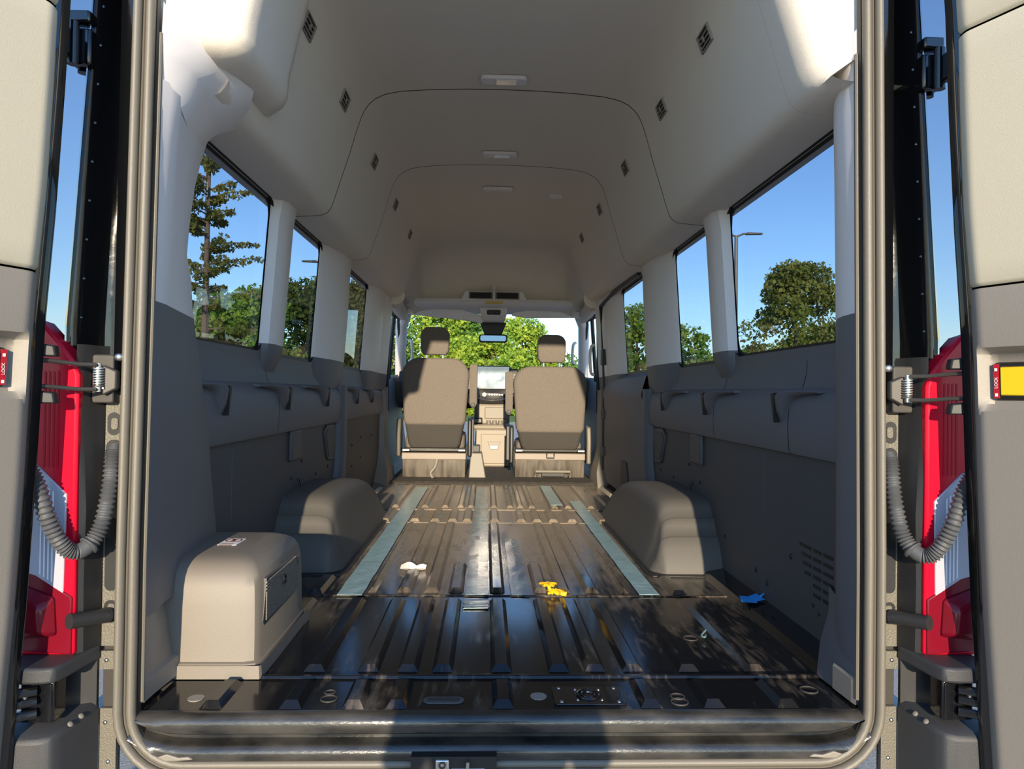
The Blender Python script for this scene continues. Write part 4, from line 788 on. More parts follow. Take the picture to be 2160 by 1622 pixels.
wrear = None
def XS(x, z): return x-max(0, (z-0.84))*0.062*min(1, max(0, (x-0.862)/0.09))
for s in (-1, 1):
    # upper jamb: ridge, recessed channel, weld flange, outer skin
    plan = [(0.846, 1.600), (0.858, 1.594), (0.866, 1.580), (0.873, 1.600), (0.888, 1.640), (0.900, 1.650), (0.918, 1.640), (0.930, 1.600), (0.938, 1.562), (0.945, 1.556), (0.950, 1.556)]
    skin = [(0.950, 1.556), (0.9505, 1.549), (0.953, 1.547), (1.008, 1.5455), (1.03, 1.556), (1.035, 1.60), (1.035, 1.9)]
    zs = [0.76, 0.84, 1.0, 1.2, 1.45, 1.7, 2.0]
    jam = G().loft([[(s*XS(x, z), y, z) for x, y in plan] for z in zs], closed=False).build('wall_rear', 'paint_inner', None, smooth=True, angle=40) if s < 0 else G().loft([[(s*XS(x, z), y, z) for x, y in plan] for z in zs], closed=False).build('door_jamb', 'paint_inner', wrear, smooth=True, angle=40)
    if s < 0:
        wrear = jam; tag(wrear, 'glossy black body frame around the rear door opening', 'door frame', kind='structure')
    G().loft([[(s*XS(x, z), y, z) for x, y in skin] for z in zs], closed=False).build('corner_skin', 'paint_skin', wrear)
    for k in range(9):
        z = 0.86+0.085*k; G().dome((s*XS(0.935, z), 1.573, z), (-s*0.6, -1, 0), 0.004, 0.002, 8, 2).build('spot_weld', 'paint_inner', wrear, smooth=True)
    # outer body side shell (seen only past the doors)
    G().loft([[(s*1.035, 1.6, -0.35), (s*1.035, 1.6, 0.84), (s*0.985, 1.6, 1.5), (s*0.95, 1.6, 2.1)], [(s*1.035, 1.66, -0.35), (s*1.035, 1.66, 0.84), (s*0.985, 1.66, 1.5), (s*0.95, 1.66, 2.1)]], closed=False).build('corner_return', 'paint', wrear, smooth=True)
    # flange below the latch: grained plate with slots
    fg = G().box(s*0.850, s*0.886, 1.590, 1.604, 0.145, 0.70).build('jamb_plate', 'flange', wrear)
    for z, L in ((0.63, 0.05), (0.345, 0.16), (0.22, 0.05)):
        G().prism([(s*0.868+p[0], 1.5905, z+p[1]) for p in rrect(0.028, L, 0.0135)], (0, -0.0012, 0)).build('plate_slot', 'rubber', fg)
    for z in (0.63, 0.225): G().prism([(s*0.866+p[0], 1.589, z+p[1]) for p in rrect(0.015, 0.026, 0.006)], (0, -0.002, 0)).build('plate_clip', 'flange', fg, bevel=0.001)
    G().box(s*0.850, s*0.886, 1.600, 1.606, -0.30, 0.16).build('jamb_plate', 'seat_lower', wrear)
    for z0, z1 in ((0.095, 0.135), (-0.35, 0.01)):
        f2 = G().box(s*0.850, s*0.887, 1.588, 1.600, z0, z1).build('jamb_plate', 'flange', wrear)
        for z in ((0.115,) if z0 > 0 else (-0.02, -0.105)): G().dome((s*0.873 if z > -0.1 else s*0.866, 1.588, z), (0, -1, 0), 0.005, 0.004, 12, 3).build('rivet', 'steel', f2, smooth=True)
    # lamp pocket wall
    G().loft([[(s*0.884, 1.600, z), (s*(0.888+d), 1.575, z), (s*(0.897+d*0.6), 1.54, z), (s*0.915, 1.526, z)] for z, d in ((0.12, 0.0), (0.3, 0.004), (0.45, 0.0), (0.6, 0.012), (0.70, 0.018), (0.80, 0.01))], closed=False).build('lamp_pocket', 'black_plastic', wrear, smooth=True)
    G().tube([(s*0.908, 1.505, 0.225), (s*0.880, 1.55, 0.22), (s*0.866, 1.573, 0.217)], 0.016, 12).build('door_stop_bar', 'black_plastic', wrear, smooth=True)
    G().dome((s*0.867, 1.572, 0.217), (-s*0.5, 0.8, 0), 0.016, 0.014).build('door_stop_tip', 'grey_plastic', wrear, smooth=True)
    # ---- tail lamp
    t = thing('tail_lamp', f"tall red and clear tail lamp on the {SIDE[s]} side rear corner", 'tail lamp', (s*0.96, 1.53, 0.15), 'tail lamps')
    def lamp(pts, y0, d, name, m, par, **k): return G().prism([(s*x, y0, z) for x, z in pts], (0, d, 0)).build(name, m, par, **k)
    body = [(0.906, 0.150), (0.908, 0.52), (0.908, 0.735), (0.918, 0.765), (0.945, 0.80), (0.985, 0.845), (1.03, 0.86), (1.03, 0.150)]
    lamp(body, 1.520, 0.055, 'lamp_body', 'red_lens', t, bevel=0.006)
    lamp([(0.925, 0.485), (0.985, 0.545), (1.015, 0.56), (1.015, 0.32), (0.985, 0.315), (0.928, 0.278)], 1.5165, 0.008, 'clear_lens', 'clear_lens', t, bevel=0.002)
    for k in range(4): lamp([(0.950+0.008*k, 0.49+0.006*k), (0.953+0.008*k, 0.493+0.006*k), (0.953+0.008*k, 0.305+0.005*k), (0.950+0.008*k, 0.302+0.005*k)], 1.5155, 0.003, 'lens_flute', 'clear_line', t)
    for k in range(4): lamp([(0.945+0.009*k, 0.74), (0.949+0.009*k, 0.743), (0.949+0.009*k, 0.545), (0.945+0.009*k, 0.54)], 1.519, 0.003, 'lens_flute', 'red_groove', t)
    lamp([(0.910, 0.152), (0.910, 0.272), (0.985, 0.32), (1.02, 0.33), (1.02, 0.16)], 1.5165, 0.01, 'lower_lens', 'red_dark', t, bevel=0.003)
    G().hexa([(s*0.935, 1.518, 0.19), (s*1.03, 1.518, 0.18), (s*1.03, 1.518, 0.31), (s*0.94, 1.518, 0.275), (s*0.955, 1.485, 0.205), (s*1.02, 1.485, 0.20), (s*1.02, 1.485, 0.285), (s*0.96, 1.485, 0.255)]).build('lower_bulge', 'red_dark', t, bevel=0.008)
    # ---- bumper corner
    t = thing('bumper_corner', f"stepped grey plastic bumper corner under the {SIDE[s]} side tail lamp", 'bumper', (s*0.96, 1.5, -0.35), 'rear bumper corners')
    up_ = [(0.884, 1.587), (0.886, 1.575), (0.898, 1.475), (0.906, 1.452), (0.925, 1.446), (0.972, 1.444), (1.0, 1.46), (1.02, 1.50), (1.02, 1.587)]
    G().loft([[(s*x, y, z) for x, y in up_] for z in (0.118, 0.15)]).build('upper_ledge', 'bumper', t, bevel=0.006)
    G().hexa([(s*0.888, 1.578, 0.0), (s*1.02, 1.54, 0.0), (s*1.02, 1.587, 0.0), (s*0.888, 1.587, 0.0), (s*0.888, 1.578, 0.13), (s*1.02, 1.54, 0.13), (s*1.02, 1.587, 0.13), (s*0.888, 1.587, 0.13)]).build('hinge_bay', 'rubber', t)
    lo = [(0.884, 1.587), (0.886, 1.575), (0.900, 1.48), (0.910, 1.455), (0.93, 1.445), (0.985, 1.44), (1.01, 1.46), (1.03, 1.587)]
    def zt(x, y): return 0.0+(-0.0)*y+0.030*max(0, min(1, (1.60-y)/0.15))*0+ (0.030 if y > 1.58 else 0.030-(1.58-y)*0.10)
    G().loft([[(s*x, y, -0.40) for x, y in lo], [(s*x, y, zt(x, y)-0.010) for x, y in lo], [(s*(x+0.01), y+0.012, zt(x, y)) for x, y in lo]]).build('lower_step', 'bumper', t, bevel=0.006)
    for (x, y) in ((0.898, 1.50), (0.893, 1.53)): G().dome((s*x, y, zt(x, y)-0.005), (-s*0.6, -0.3, 0.6), 0.006, 0.003, 10, 3).build('paint_chip', 'seat_plastic', t)
    # ---- door check strap
    t = thing('door_check', f"spring-loaded steel door check strap at the {SIDE[s]} side door", 'door check', (s*0.90, 1.56, 0.74), 'door check straps')
    G().prism([(s*0.880+p[0], 1.562, 0.728+p[1]) for p in rrect(0.046, 0.105, 0.006)], (0, 0.035, 0)).build('check_plate', 'steel_dark', t, bevel=0.003)
    G().prism([(s*0.845, 1.55, 0.745), (s*0.872, 1.545, 0.757), (s*0.872, 1.545, 0.692), (s*0.845, 1.55, 0.707)], (0, 0.018, 0)).build('check_bracket', 'steel_dark', t, bevel=0.003)
    G().dome((s*0.847, 1.562, 0.775), (0, -1, 0), 0.009, 0.006).build('check_bolt', 'steel', t, smooth=True)
    path = [(s*0.877+0.0095*math.cos(a*PI/6), 1.54+0.0095*math.sin(a*PI/6), 0.708+0.042*a/96) for a in range(97)]
    G().tube(path, 0.0022, 5).build('check_spring', 'steel', t, smooth=True)
    G().disc((s*0.877, 1.54, 0.700), (0, 0, 1), 0.006, 0.06, 10).build('check_pin', 'steel', t, smooth=True)
    for dz in (0.757, 0.705):
        G().tube([(s*0.877, 1.53, dz), (s*0.90, 1.505, dz), (s*0.925, 1.465, dz+0.004), (s*0.945, 1.43, dz+0.006)], 0.0045, 8).build('check_rod', 'steel_dark', t, smooth=True)
    # ---- corrugated wiring conduit
    t = thing('wiring_conduit', f"looped corrugated rubber wiring conduit to the {SIDE[s]} side door", 'wire conduit', (s*0.92, 1.5, 0.37), 'corrugated door conduits')
    pth = catmull([(s*0.862, 1.586, 0.585), (s*0.862, 1.575, 0.555), (s*0.861, 1.56, 0.485), (s*0.868, 1.54, 0.410), (s*0.885, 1.513, 0.373), (s*0.908, 1.492, 0.377), (s*0.930, 1.472, 0.43), (s*0.950, 1.460, 0.51), (s*0.972, 1.455, 0.56)], 30)
    N = len(pth)
    def rad(f, N=N):
        if f < 0.07: return 0.010+0.05*f
        if 0.455 < f < 0.475: return 0.0215
        if 0.475 <= f < 0.54: return 0.0165
        return 0.0150+0.0026*math.sin(f*2*PI*58)
    G().tube(pth, rad, 14).build('conduit_tube', 'grey_plastic', t, smooth=True, angle=70)
    G().prism([(s*0.866+p[0], 1.589, 0.56+p[1]) for p in rrect(0.034, 0.07, 0.016)], (0, -0.003, 0)).build('conduit_grommet', 'rubber', t, bevel=0.001)

# ---- rear doors, swung open past square
for s in (-1, 1):
    HX = [(-0.45, 1.0), (0.06, 0.968), (0.27, 0.952), (0.55, 0.938), (0.78, 0.930), (0.935, 0.921), (1.10, 0.907), (1.30, 0.898), (1.45, 0.893), (1.95, 0.86)]
    def hxz(z):
        for (z0, x0), (z1, x1) in zip(HX, HX[1:]):
            if z <= z1: return x0+(x1-x0)*(z-z0)/(z1-z0)
        return HX[-1][1]
    ph = math.radians(24 if s < 0 else 24); D = Vector((s*math.sin(ph), -math.cos(ph), 0)); Nn = Vector((-s*math.cos(ph), -math.sin(ph), 0))
    def dp(u, wv, z): return Vector((s*hxz(z), 1.41, z))+D*u+Nn*wv
    t = thing('door_1' if s < 0 else 'door_2', f"open rear door on the {SIDE[s]} side with cream and taupe inner lining", 'door', (s*0.97, 1.41, -0.45), kind='structure')
    zz = [-0.45, -0.1, 0.04, 0.27, 0.55, 0.83, 1.05, 1.30, 1.50, 1.95]
    G().loft([[dp(0.006, -0.008, z), dp(0, 0, z)+Vector((s*0.001, 0.010, 0)), dp(0, 0, z)+Vector((-s*0.001, 0.026, 0)), dp(0, 0, z)+Vector((s*0.006, 0.033, 0)), dp(-0.005, -0.07, z), dp(0.80, -0.07, z), dp(0.80, -0.045, z), dp(0.012, -0.045, z)] for z in zz]).build('door_shell', 'paint', t, smooth=True, angle=40)
    def lining(name, z0, z1, m, wfun=None, nz=10):
        us = [0.0, 0.004, 0.008, 0.013, 0.018, 0.023, 0.028, 0.033, 0.044, 0.060, 0.075, 0.10, 0.16, 0.20, 0.22, 0.30, 0.5, 0.78]
        zs = sorted(set([z0, z0+0.003, z0+0.008, z1-0.008, z1-0.003, z1]+[z0+(z1-z0)*i/nz for i in range(1, nz)]+([0.675, 0.685, 0.70, 0.715, 0.785, 0.80, 0.812, 0.82] if wfun else [])))
        rows = []
        for z in zs:
            e = min(z-z0, z1-z); ez = -0.006*(1-min(1, e/0.008))**2
            row = []
            for u in us:
                base = -0.008+0.014*(1-(1-min(1, u/0.03))**2)+0.006*min(1, u/0.3)
                row.append(dp(u, base+ez+(wfun(u, z) if wfun else 0), z))
            rows.append(row)
        return G().loft(rows, closed=False).build(name, m, t, smooth=True, angle=45)
    def recess(u, z, s=s):
        a = 0.013
        if u < a or u > 0.21: return 0
        fu = min(1, (u-a)/0.02); fz = min(1, max(0, (z-0.685)/0.018))*min(1, max(0, (0.812-z)/0.018)) if 0.685 < z < 0.812 else 0
        return -0.030*min(fu, fz)
    zsp = 0.933
    lining('lower_lining', -0.40, zsp-0.002, 'trim_taupe', recess)
    lining('upper_lining', zsp+0.002, 1.448, 'door_cream')
    lining('top_lining', 1.452, 1.92, 'door_cream')
    hg = G().box(s*0.905, s*0.935, 1.535, 1.57, 1.395, 1.475).build('upper_hinge', 'paint_inner', t, bevel=0.006)
    G().box(s*0.905, s*0.95, 1.53, 1.57, 1.485, 1.51).build('hinge_cap', 'paint_inner', hg, bevel=0.004)
    G().tube([(s*0.935, 1.525, 1.39), (s*0.935, 1.525, 1.48)], 0.012, 12).build('hinge_pin', 'paint_inner', hg, smooth=True)
    G().box(s*0.935, s*0.96, 1.46, 1.53, 1.405, 1.465).build('hinge_arm', 'paint_inner', hg, bevel=0.006)
    hg = G().box(s*0.918, s*0.985, 1.475, 1.52, 0.03, 0.114).build('lower_hinge', 'paint_inner', t, bevel=0.004)
    G().prism([(s*0.935+p[0], 1.474, 0.072+p[1]) for p in rrect(0.030, 0.078, 0.004)], (0, -0.004, 0)).build('hinge_frame', 'paint_inner', hg, bevel=0.0015)
    for z in (0.055, 0.08, 0.10): G().tube([(s*0.945, 1.465, z), (s*0.985, 1.44, z)], 0.010, 10).build('hinge_knuckle', 'paint_inner', hg, smooth=True)
    G().dome((s*0.962, 1.455, 0.085), (-s*0.3, -1, 0), 0.007, 0.006).build('hinge_bolt', 'steel', hg, smooth=True)
    for z in (0.782, 0.688):
        G().hexa([(s*0.912, 1.448, z-0.012), (s*0.945, 1.436, z-0.012), (s*0.945, 1.456, z-0.012), (s*0.912, 1.466, z-0.012), (s*0.916, 1.448, z+0.010), (s*0.945, 1.436, z+0.014), (s*0.945, 1.456, z+0.014), (s*0.916, 1.466, z+0.010)]).build('check_mount', 'rubber', t, bevel=0.003)
    # pull handle: red plate with lettering, yellow grip on the passenger side
    u0 = 0.036 if s > 0 else 0.044
    hp = G().hexa([dp(u0, -0.030, 0.705), dp(u0+0.12, -0.030, 0.705), dp(u0+0.12, -0.030, 0.785), dp(u0, -0.030, 0.785), dp(u0, -0.012, 0.710), dp(u0+0.12, -0.012, 0.710), dp(u0+0.12, -0.012, 0.780), dp(u0, -0.012, 0.780)]).build('handle_housing', 'rubber', t, bevel=0.004)
    G().hexa([dp(u0, -0.013, 0.711), dp(u0+0.011, -0.013, 0.711), dp(u0+0.011, -0.013, 0.779), dp(u0, -0.013, 0.779), dp(u0, -0.0105, 0.712), dp(u0+0.011, -0.0105, 0.712), dp(u0+0.011, -0.0105, 0.778), dp(u0, -0.0105, 0.778)]).build('lock_plate', 'red_label', hp)
    G().hexa([dp(u0+0.0135, -0.02, 0.716), dp(u0+0.115, -0.02, 0.716), dp(u0+0.115, -0.02, 0.774), dp(u0+0.0135, -0.02, 0.774), dp(u0+0.0135, -0.009, 0.717), dp(u0+0.115, -0.009, 0.717), dp(u0+0.115, -0.009, 0.773), dp(u0+0.0135, -0.009, 0.773)]).build('pull_grip', 'yellow' if s > 0 else 'black_plastic', hp, bevel=0.002)
    # lettering runs up the plate
    tx = bpy.data.curves.new('lock_text', 'FONT'); tx.body = 'LOCK'; tx.size = 0.0085; tx.align_x = 'CENTER'; tx.align_y = 'CENTER'; tx.extrude = 0.0002
    to = bpy.data.objects.new('tmp', tx); COL.objects.link(to); bpy.context.view_layer.update()
    me = bpy.data.meshes.new_from_object(to.evaluated_get(bpy.context.evaluated_depsgraph_get())); bpy.data.objects.remove(to); me.materials.clear(); me.materials.append(MATS['white'])
    R = Matrix(((0, 0, 0),)*3)
    ex = Vector((0, 0, 1)); ez = Nn.copy(); ey = ez.cross(ex)
    R = Matrix((ex, ey, ez)).transposed().to_4x4(); R.translation = dp(u0+0.0055, -0.0098, 0.742); me.transform(R)
    link('lock_lettering', me, hp)
    for z in (0.768, 0.718): G().prism([dp(u0+0.003, -0.0102, z-0.003), dp(u0+0.008, -0.0102, z-0.003), dp(u0+0.008, -0.0102, z+0.003), dp(u0+0.003, -0.0102, z+0.003)], Nn*0.0006).build('lock_symbol', 'white', hp)

# ================================================================== OUTSIDE
gr = G().add([(-150, -60, -0.72), (150, -60, -0.72), (150, 160, -0.72), (-150, 160, -0.72)], [(0, 1, 2, 3)]).build('ground', 'asphalt'); tag(gr, 'sunlit grey asphalt of the parking area', 'ground', kind='structure')
lw = G().add([(-150, 34, -0.70), (150, 34, -0.70), (150, 160, -0.70), (-150, 160, -0.70), (-150, 34, -0.72), (150, 34, -0.72)], [(0, 1, 2, 3), (0, 4, 5, 1)]).build('lawn', 'grass'); tag(lw, 'grass verge beyond the asphalt under the trees', 'lawn', kind='structure')
for k, (x, y0, y1) in enumerate(((-2.55, -1.0, 4.6), (-5.3, -1.0, 4.6), (2.75, -1.0, 4.6), (5.5, -1.0, 4.6))):
    G().box(x-0.05, x+0.05, y0, y1, -0.72, -0.716).build('parking_line', 'road_paint', gr)

def leaves(g, c, r, n, size, squash=1.0):
    for _ in range(n):
        while True:
            p = Vector((random.uniform(-1, 1), random.uniform(-1, 1), random.uniform(-1, 1)))
            if 0.15 < p.length < 1: break
        p = p.normalized()*(0.55+0.45*random.random())
        q = Vector(c)+Vector((p.x*r, p.y*r, p.z*r*squash))
        a = Vector((random.gauss(0, 1), random.gauss(0, 1), random.gauss(0, 1))).normalized(); b = a.orthogonal().normalized()
        b = (b*math.cos(random.random()*6.28)+a.cross(b)*math.sin(random.random()*6.28)); L = size*random.uniform(0.6, 1.3)
        u, v = a*L*0.5, b*L*0.28
        k = len(g.v); g.v += [tuple(q-u), tuple(q+v), tuple(q+u), tuple(q-v)]; g.f.append((k, k+1, k+2, k+3))
def raw(g, name, m, par):
    me = bpy.data.meshes.new(name); me.from_pydata(g.v, [], g.f); me.materials.append(MATS[m]); return link(name, me, par)
def tree(x, y, h, wd, label, m, n_cl=40, per=90, size=0.22, z0=0.15, seed=0, group='trees beyond the parking area', taper=0.5):
    random.seed(seed); t = thing('tree', label, 'tree', (x, y, -0.72), group)
    G().tube(catmull([(x, y, -0.75), (x+0.05, y, -0.72+h*0.35), (x-0.08, y+0.05, -0.72+h*0.85)]), lambda f: 0.035*h*0.6*(1-0.8*f)+0.02, 8).build('trunk', 'bark', t, smooth=True)
    g = G()
    for k in range(n_cl):
        f = random.random()**1.15; zc = -0.72+h*(z0+(0.96-z0)*f); prof = math.sin(PI*min(1, 0.18+f*0.80))**taper
        a = random.uniform(0, 2*PI); rr = wd/2*prof*math.sqrt(random.uniform(0.15, 1.0))
        leaves(g, (x+rr*math.cos(a), y+rr*math.sin(a), zc), wd*random.uniform(0.13, 0.22), per, size, 0.75)
    raw(g, 'foliage', m, t); return t
# trees straight ahead, seen through the windscreen
A = 'trees ahead of the windscreen'
tree(-6.6, 47, 7.4, 4.6, 'dense mid-green broadleaf tree ahead, behind the driver seat headrest', 'leaf_mid', 88, 148, 0.27, 0.0, 1, A, 0.4)
tree(-3.6, 48, 7.6, 4.8, 'tall leafy green tree ahead, left of the rear view mirror', 'leaf_bright', 96, 148, 0.27, 0.0, 2, A, 0.4)
tree(-0.9, 49, 7.3, 4.4, 'leafy green tree ahead, directly behind the rear view mirror', 'leaf_mid', 88, 148, 0.27, 0.0, 3, A, 0.4)
tree(0.3, 44, 4.9, 4.0, 'low yellow-green bushy tree ahead, above the dashboard screen', 'leaf_bright', 96, 148, 0.24, 0.0, 4, A, 0.4)
tree(2.3, 47, 6.4, 4.2, 'yellow-green tree ahead, between the mirror and passenger headrest', 'leaf_bright', 96, 148, 0.26, 0.0, 5, A, 0.4)
tree(-2.2, 43, 4.6, 3.6, 'low bright shrub tree ahead, beside the driver headrest', 'leaf_bright', 80, 135, 0.23, 0.0, 6, A, 0.4)
tree(4.4, 49, 4.6, 3.6, 'lower green tree ahead, behind the passenger seat headrest', 'leaf_mid', 72, 135, 0.26, 0.0, 7, A, 0.4)
tree(-9.5, 46, 7.8, 5.0, 'broad green tree ahead beyond the driver door', 'leaf_mid', 80, 135, 0.27, 0.0, 8, A, 0.4)
# driver's side trees
Bg = "trees along the driver's side"
tree(-6.6, 33, 6.4, 4.4, "dense olive-green tree seen through the driver's side window next to the cab", 'leaf_olive', 125, 185, 0.20, 0.0, 11, Bg, 0.3)
tree(-8.6, 32, 6.5, 4.2, "dense dark green tree seen through the driver's side middle window", 'leaf_deep', 125, 185, 0.20, 0.0, 12, Bg, 0.3)
tree(-9.2, 27, 5.2, 3.8, "rounded green tree at the edge of the driver's side middle window", 'leaf_mid', 105, 185, 0.20, 0.0, 13, Bg, 0.3)
tree(-10.4, 29, 5.1, 3.4, "small dark tree behind the driver's side rear window", 'leaf_olive', 93, 169, 0.20, 0.0, 14, Bg, 0.3)
tree(-11.3, 31, 4.4, 2.8, "low spreading tree behind the lamp post, driver's side rear window", 'leaf_olive', 84, 152, 0.20, 0.0, 15, Bg, 0.3)
# passenger side trees
Cg = 'trees along the passenger side'
t = tree(8.55, 19.5, 5.3, 2.6, 'large bushy pine-like tree seen through the passenger side rear window', 'leaf_pine', 90, 220, 0.13, 0.22, 21, Cg, 0.55)
tree(7.6, 36, 5.8, 3.2, 'slender green tree seen through the passenger window next to the cab', 'leaf_mid', 70, 130, 0.22, 0.0, 22, Cg, 0.4)
tree(9.0, 33, 4.6, 3.2, 'green tree seen through the passenger side middle window', 'leaf_mid', 70, 130, 0.22, 0.0, 23, Cg, 0.4)
tree(10.6, 27, 3.5, 2.2, 'small conical conifer behind the passenger side lamp post', 'leaf_mid', 56, 130, 0.17, 0.0, 24, Cg, 0.4)
tree(11.6, 26.5, 3.6, 2.6, 'low bright green shrub tree below the big pine', 'leaf_bright', 62, 130, 0.17, 0.0, 25, Cg, 0.4)
tree(12.9, 27.5, 3.7, 2.8, 'low green shrub tree furthest from the lamp post', 'leaf_mid', 62, 130, 0.17, 0.0, 26, Cg, 0.4)
# young street tree by the lamp post, driver's side
random.seed(31); Yt = 14.0
b0 = at(432, 640, Yt); xt = b0.x
t = thing('young_tree', "sparse young tree with level branches beside the tall lamp post", 'tree', (xt, Yt, -0.72))
G().tube([(xt, Yt, -0.75), (xt, Yt, 2.5), (xt+0.06, Yt, 5.3)], lambda f: 0.085-0.065*f, 8).build('trunk', 'bark', t, smooth=True)
g = G(); br = []
for k in range(46):
    z = 2.2+2.9*(k/46)+random.uniform(-0.3, 0.3); a = random.uniform(0, 2*PI); L = random.uniform(0.2, 0.95)*(1.25-0.55*(z-2.2)/2.9)
    if k % 9 == 0: L *= 1.35; a = random.uniform(-0.5, 0.5)
    e = Vector((xt+L*math.cos(a), Yt+L*math.sin(a), z+random.uniform(-0.05, 0.22)))
    br.append(((xt, Yt, z-0.05), e))
    for j in range(6):
        f = 0.35+0.65*j/5; c = Vector((xt, Yt, z-0.05)).lerp(e, f); leaves(g, c-Vector((0, 0, 0.03)), random.uniform(0.07, 0.15), random.randint(14, 40), 0.085, 0.8)
raw(g, 'foliage', 'leaf_olive', t)
for p, e in br: G().tube([p, (Vector(p)+e)/2+Vector((0, 0, 0.03)), e], lambda f: 0.016-0.012*f, 5).build('branch', 'bark', t)
# lamp posts
def lamp_post(x, y, h, r, label, twin=True):
    t = thing('lamp_post', label, 'lamp post', (x, y, -0.72), 'parking area lamp posts')
    G().disc((x, y, -0.72), (0, 0, 1), r*1.9, 0.6, 16).build('post_base', 'pole', t, bevel=0.02)
    G().tube([(x, y, -0.72), (x, y, h)], lambda f: r*(1-0.35*f), 12).build('post', 'pole', t, smooth=True)
    for q in ((-1, 1) if twin else (1,)):
        G().tube(catmull([(x, y, h-0.05), (x+q*0.25, y, h+0.06), (x+q*0.45, y, h+0.07)]), 0.035, 8).build('lamp_arm', 'pole', t, smooth=True)
        G().hexa([(x+q*0.35, y-0.12, h+0.04), (x+q*0.95, y-0.12, h+0.06), (x+q*0.95, y+0.12, h+0.06), (x+q*0.35, y+0.12, h+0.04), (x+q*0.38, y-0.08, h+0.12), (x+q*0.9, y-0.08, h+0.11), (x+q*0.9, y+0.08, h+0.11), (x+q*0.38, y+0.08, h+0.12)]).build('lamp_head', 'pole', t, bevel=0.02)
p = at(437, 500, 17.0); lamp_post(p.x, 17.0, 8.4, 0.075, "tall lamp post rising behind the young tree")
p = at(1553, 497, 25.0); lamp_post(p.x, 25.0, p.z, 0.095, 'twin-headed lamp post seen through the passenger side rear window')
p = at(690, 553, 27.0); lamp_post(p.x, 27.0, p.z-0.06, 0.095, "twin-headed lamp post partly behind the driver's side window pillar")

# ================================================================== PHOTOGRAPHER
# the person holding the phone, standing behind the lens; only the shadow falls into the picture
mat('jacket', (0.03, 0.04, 0.07), 0.8); mat('jeans', (0.05, 0.07, 0.12), 0.85, bump=0.4, bscale=400); mat('skin', (0.55, 0.36, 0.27), 0.5); mat('hair', (0.04, 0.025, 0.015), 0.6); mat('phone', (0.02, 0.02, 0.02), 0.2)
px0, py0, gz = -0.03, -0.42, -0.72
t = thing('person', 'person standing behind the camera in dark jacket and jeans, holding a phone', 'person', (px0, py0, gz))
def skin(name, m, chains, par):
    vs, es, rad = [], [], []; idx = {}
    for ch in chains:
        prev = None
        for p, r in ch:
            k = tuple(round(c, 4) for c in p)
            if k not in idx: idx[k] = len(vs); vs.append(k); rad.append(r)
            if prev is not None: es.append((prev, idx[k]))
            prev = idx[k]
    me = bpy.data.meshes.new(name); me.from_pydata(vs, es, []); me.materials.append(MATS[m])
    o = link(name, me, par); o.modifiers.new('skin', 'SKIN')
    for k, sv in enumerate(me.skin_vertices[0].data): sv.radius = rad[k] if isinstance(rad[k], tuple) else (rad[k], rad[k]); sv.use_root = (k == 0)
    q = o.modifiers.new('sub', 'SUBSURF'); q.levels = q.render_levels = 2
    for p in me.polygons: p.use_smooth = True
    return o
P_ = lambda x, y, z: (px0+x, py0+y, gz+z)
skin('body', 'jacket', [[(P_(0, 0, 0.78), (0.15, 0.11)), (P_(0, 0.0, 0.95), (0.14, 0.10)), (P_(0, 0.01, 1.12), (0.16, 0.105)), (P_(0, 0.02, 1.21), (0.10, 0.08)), (P_(0, 0.03, 1.26), 0.052)],
    [(P_(0, 0.01, 1.12), (0.16, 0.105)), (P_(0.17, 0.01, 1.15), 0.06), (P_(0.21, 0.10, 0.98), 0.048), (P_(0.10, 0.30, 1.28), 0.036)],
    [(P_(0, 0.01, 1.12), (0.16, 0.105)), (P_(-0.17, 0.01, 1.15), 0.06), (P_(-0.22, 0.10, 0.98), 0.048), (P_(-0.14, 0.30, 1.28), 0.036)]], t)
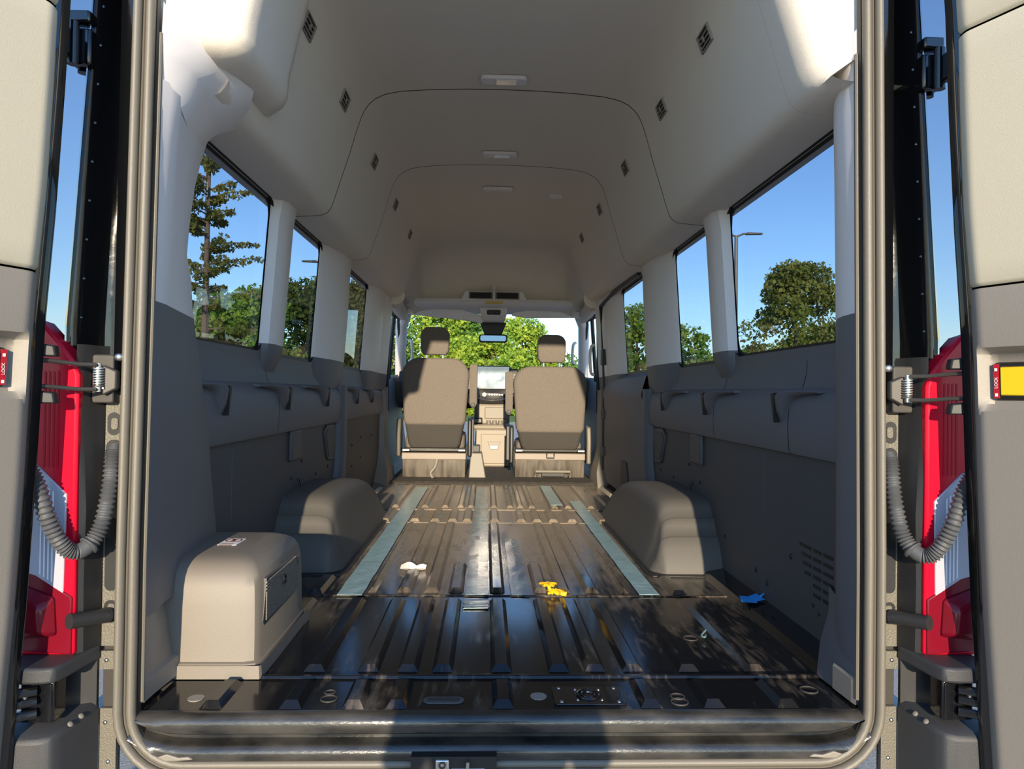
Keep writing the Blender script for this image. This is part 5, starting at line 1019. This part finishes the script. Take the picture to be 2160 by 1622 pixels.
skin('trousers', 'jeans', [[(P_(0, 0, 0.80), (0.145, 0.11)), (P_(0.085, 0, 0.70), 0.085), (P_(0.095, 0.03, 0.42), 0.062), (P_(0.10, 0.0, 0.07), 0.048)],
    [(P_(0, 0, 0.80), (0.145, 0.11)), (P_(-0.085, 0, 0.70), 0.085), (P_(-0.095, 0.03, 0.42), 0.062), (P_(-0.10, 0.0, 0.07), 0.048)]], t)
for q in (-1, 1):
    skin('shoe', 'hair', [[(P_(0.10*q, -0.05, 0.045), 0.042), (P_(0.10*q, 0.05, 0.045), 0.045), (P_(0.105*q, 0.15, 0.035), 0.034)]], t)
    hx0 = 0.10 if q > 0 else -0.14
    hand = [[(P_(hx0, 0.30, 1.29), 0.026), (P_(hx0-0.012*q, 0.335, 1.345), 0.030)]]
    skin('hand', 'skin', hand+[[(P_(hx0-0.012*q, 0.335, 1.345), 0.030), (P_(hx0-(0.03+0.004*k)*q, 0.36, 1.345+0.019*k), 0.0095), (P_(hx0-(0.055+0.003*k)*q, 0.375, 1.348+0.019*k), 0.008)] for k in range(4)]+[[(P_(hx0-0.012*q, 0.335, 1.345), 0.030), (P_(hx0-0.02*q, 0.33, 1.395), 0.0095), (P_(hx0-0.035*q, 0.345, 1.42), 0.008)]], t)
hd = skin('head', 'skin', [[(P_(0, 0.03, 1.24), 0.05), (P_(0, 0.045, 1.31), (0.062, 0.075)), (P_(0, 0.035, 1.40), (0.072, 0.09)), (P_(0, 0.03, 1.44), (0.05, 0.06))]], t)
G().tube([P_(0, 0.125, 1.385), P_(0, 0.142, 1.355), P_(0, 0.128, 1.345)], 0.011, 8).build('nose', 'skin', hd, smooth=True)
for q in (-1, 1):
    G().dome(P_(0.03*q, 0.108, 1.385), (0, 1, 0), 0.012, 0.008).build('eye', 'white', hd, smooth=True)
    G().dome(P_(0.072*q, 0.03, 1.365), (q, 0, 0), 0.022, 0.012).build('ear', 'skin', hd, smooth=True)
G().tube([P_(-0.022, 0.118, 1.32), P_(0, 0.124, 1.318), P_(0.022, 0.118, 1.32)], 0.006, 6).build('mouth', 'skin', hd, smooth=True)
G().dome(P_(0, 0.018, 1.375), (0, -0.35, 1), 0.094, 0.098, 18, 7).build('hair', 'hair', t, smooth=True)
tag(G().box(-0.135, 0.025, -0.05, -0.042, 0.672, 0.748).build('phone', 'phone', bevel=0.003), 'black phone held up in both hands behind the lens', 'phone')
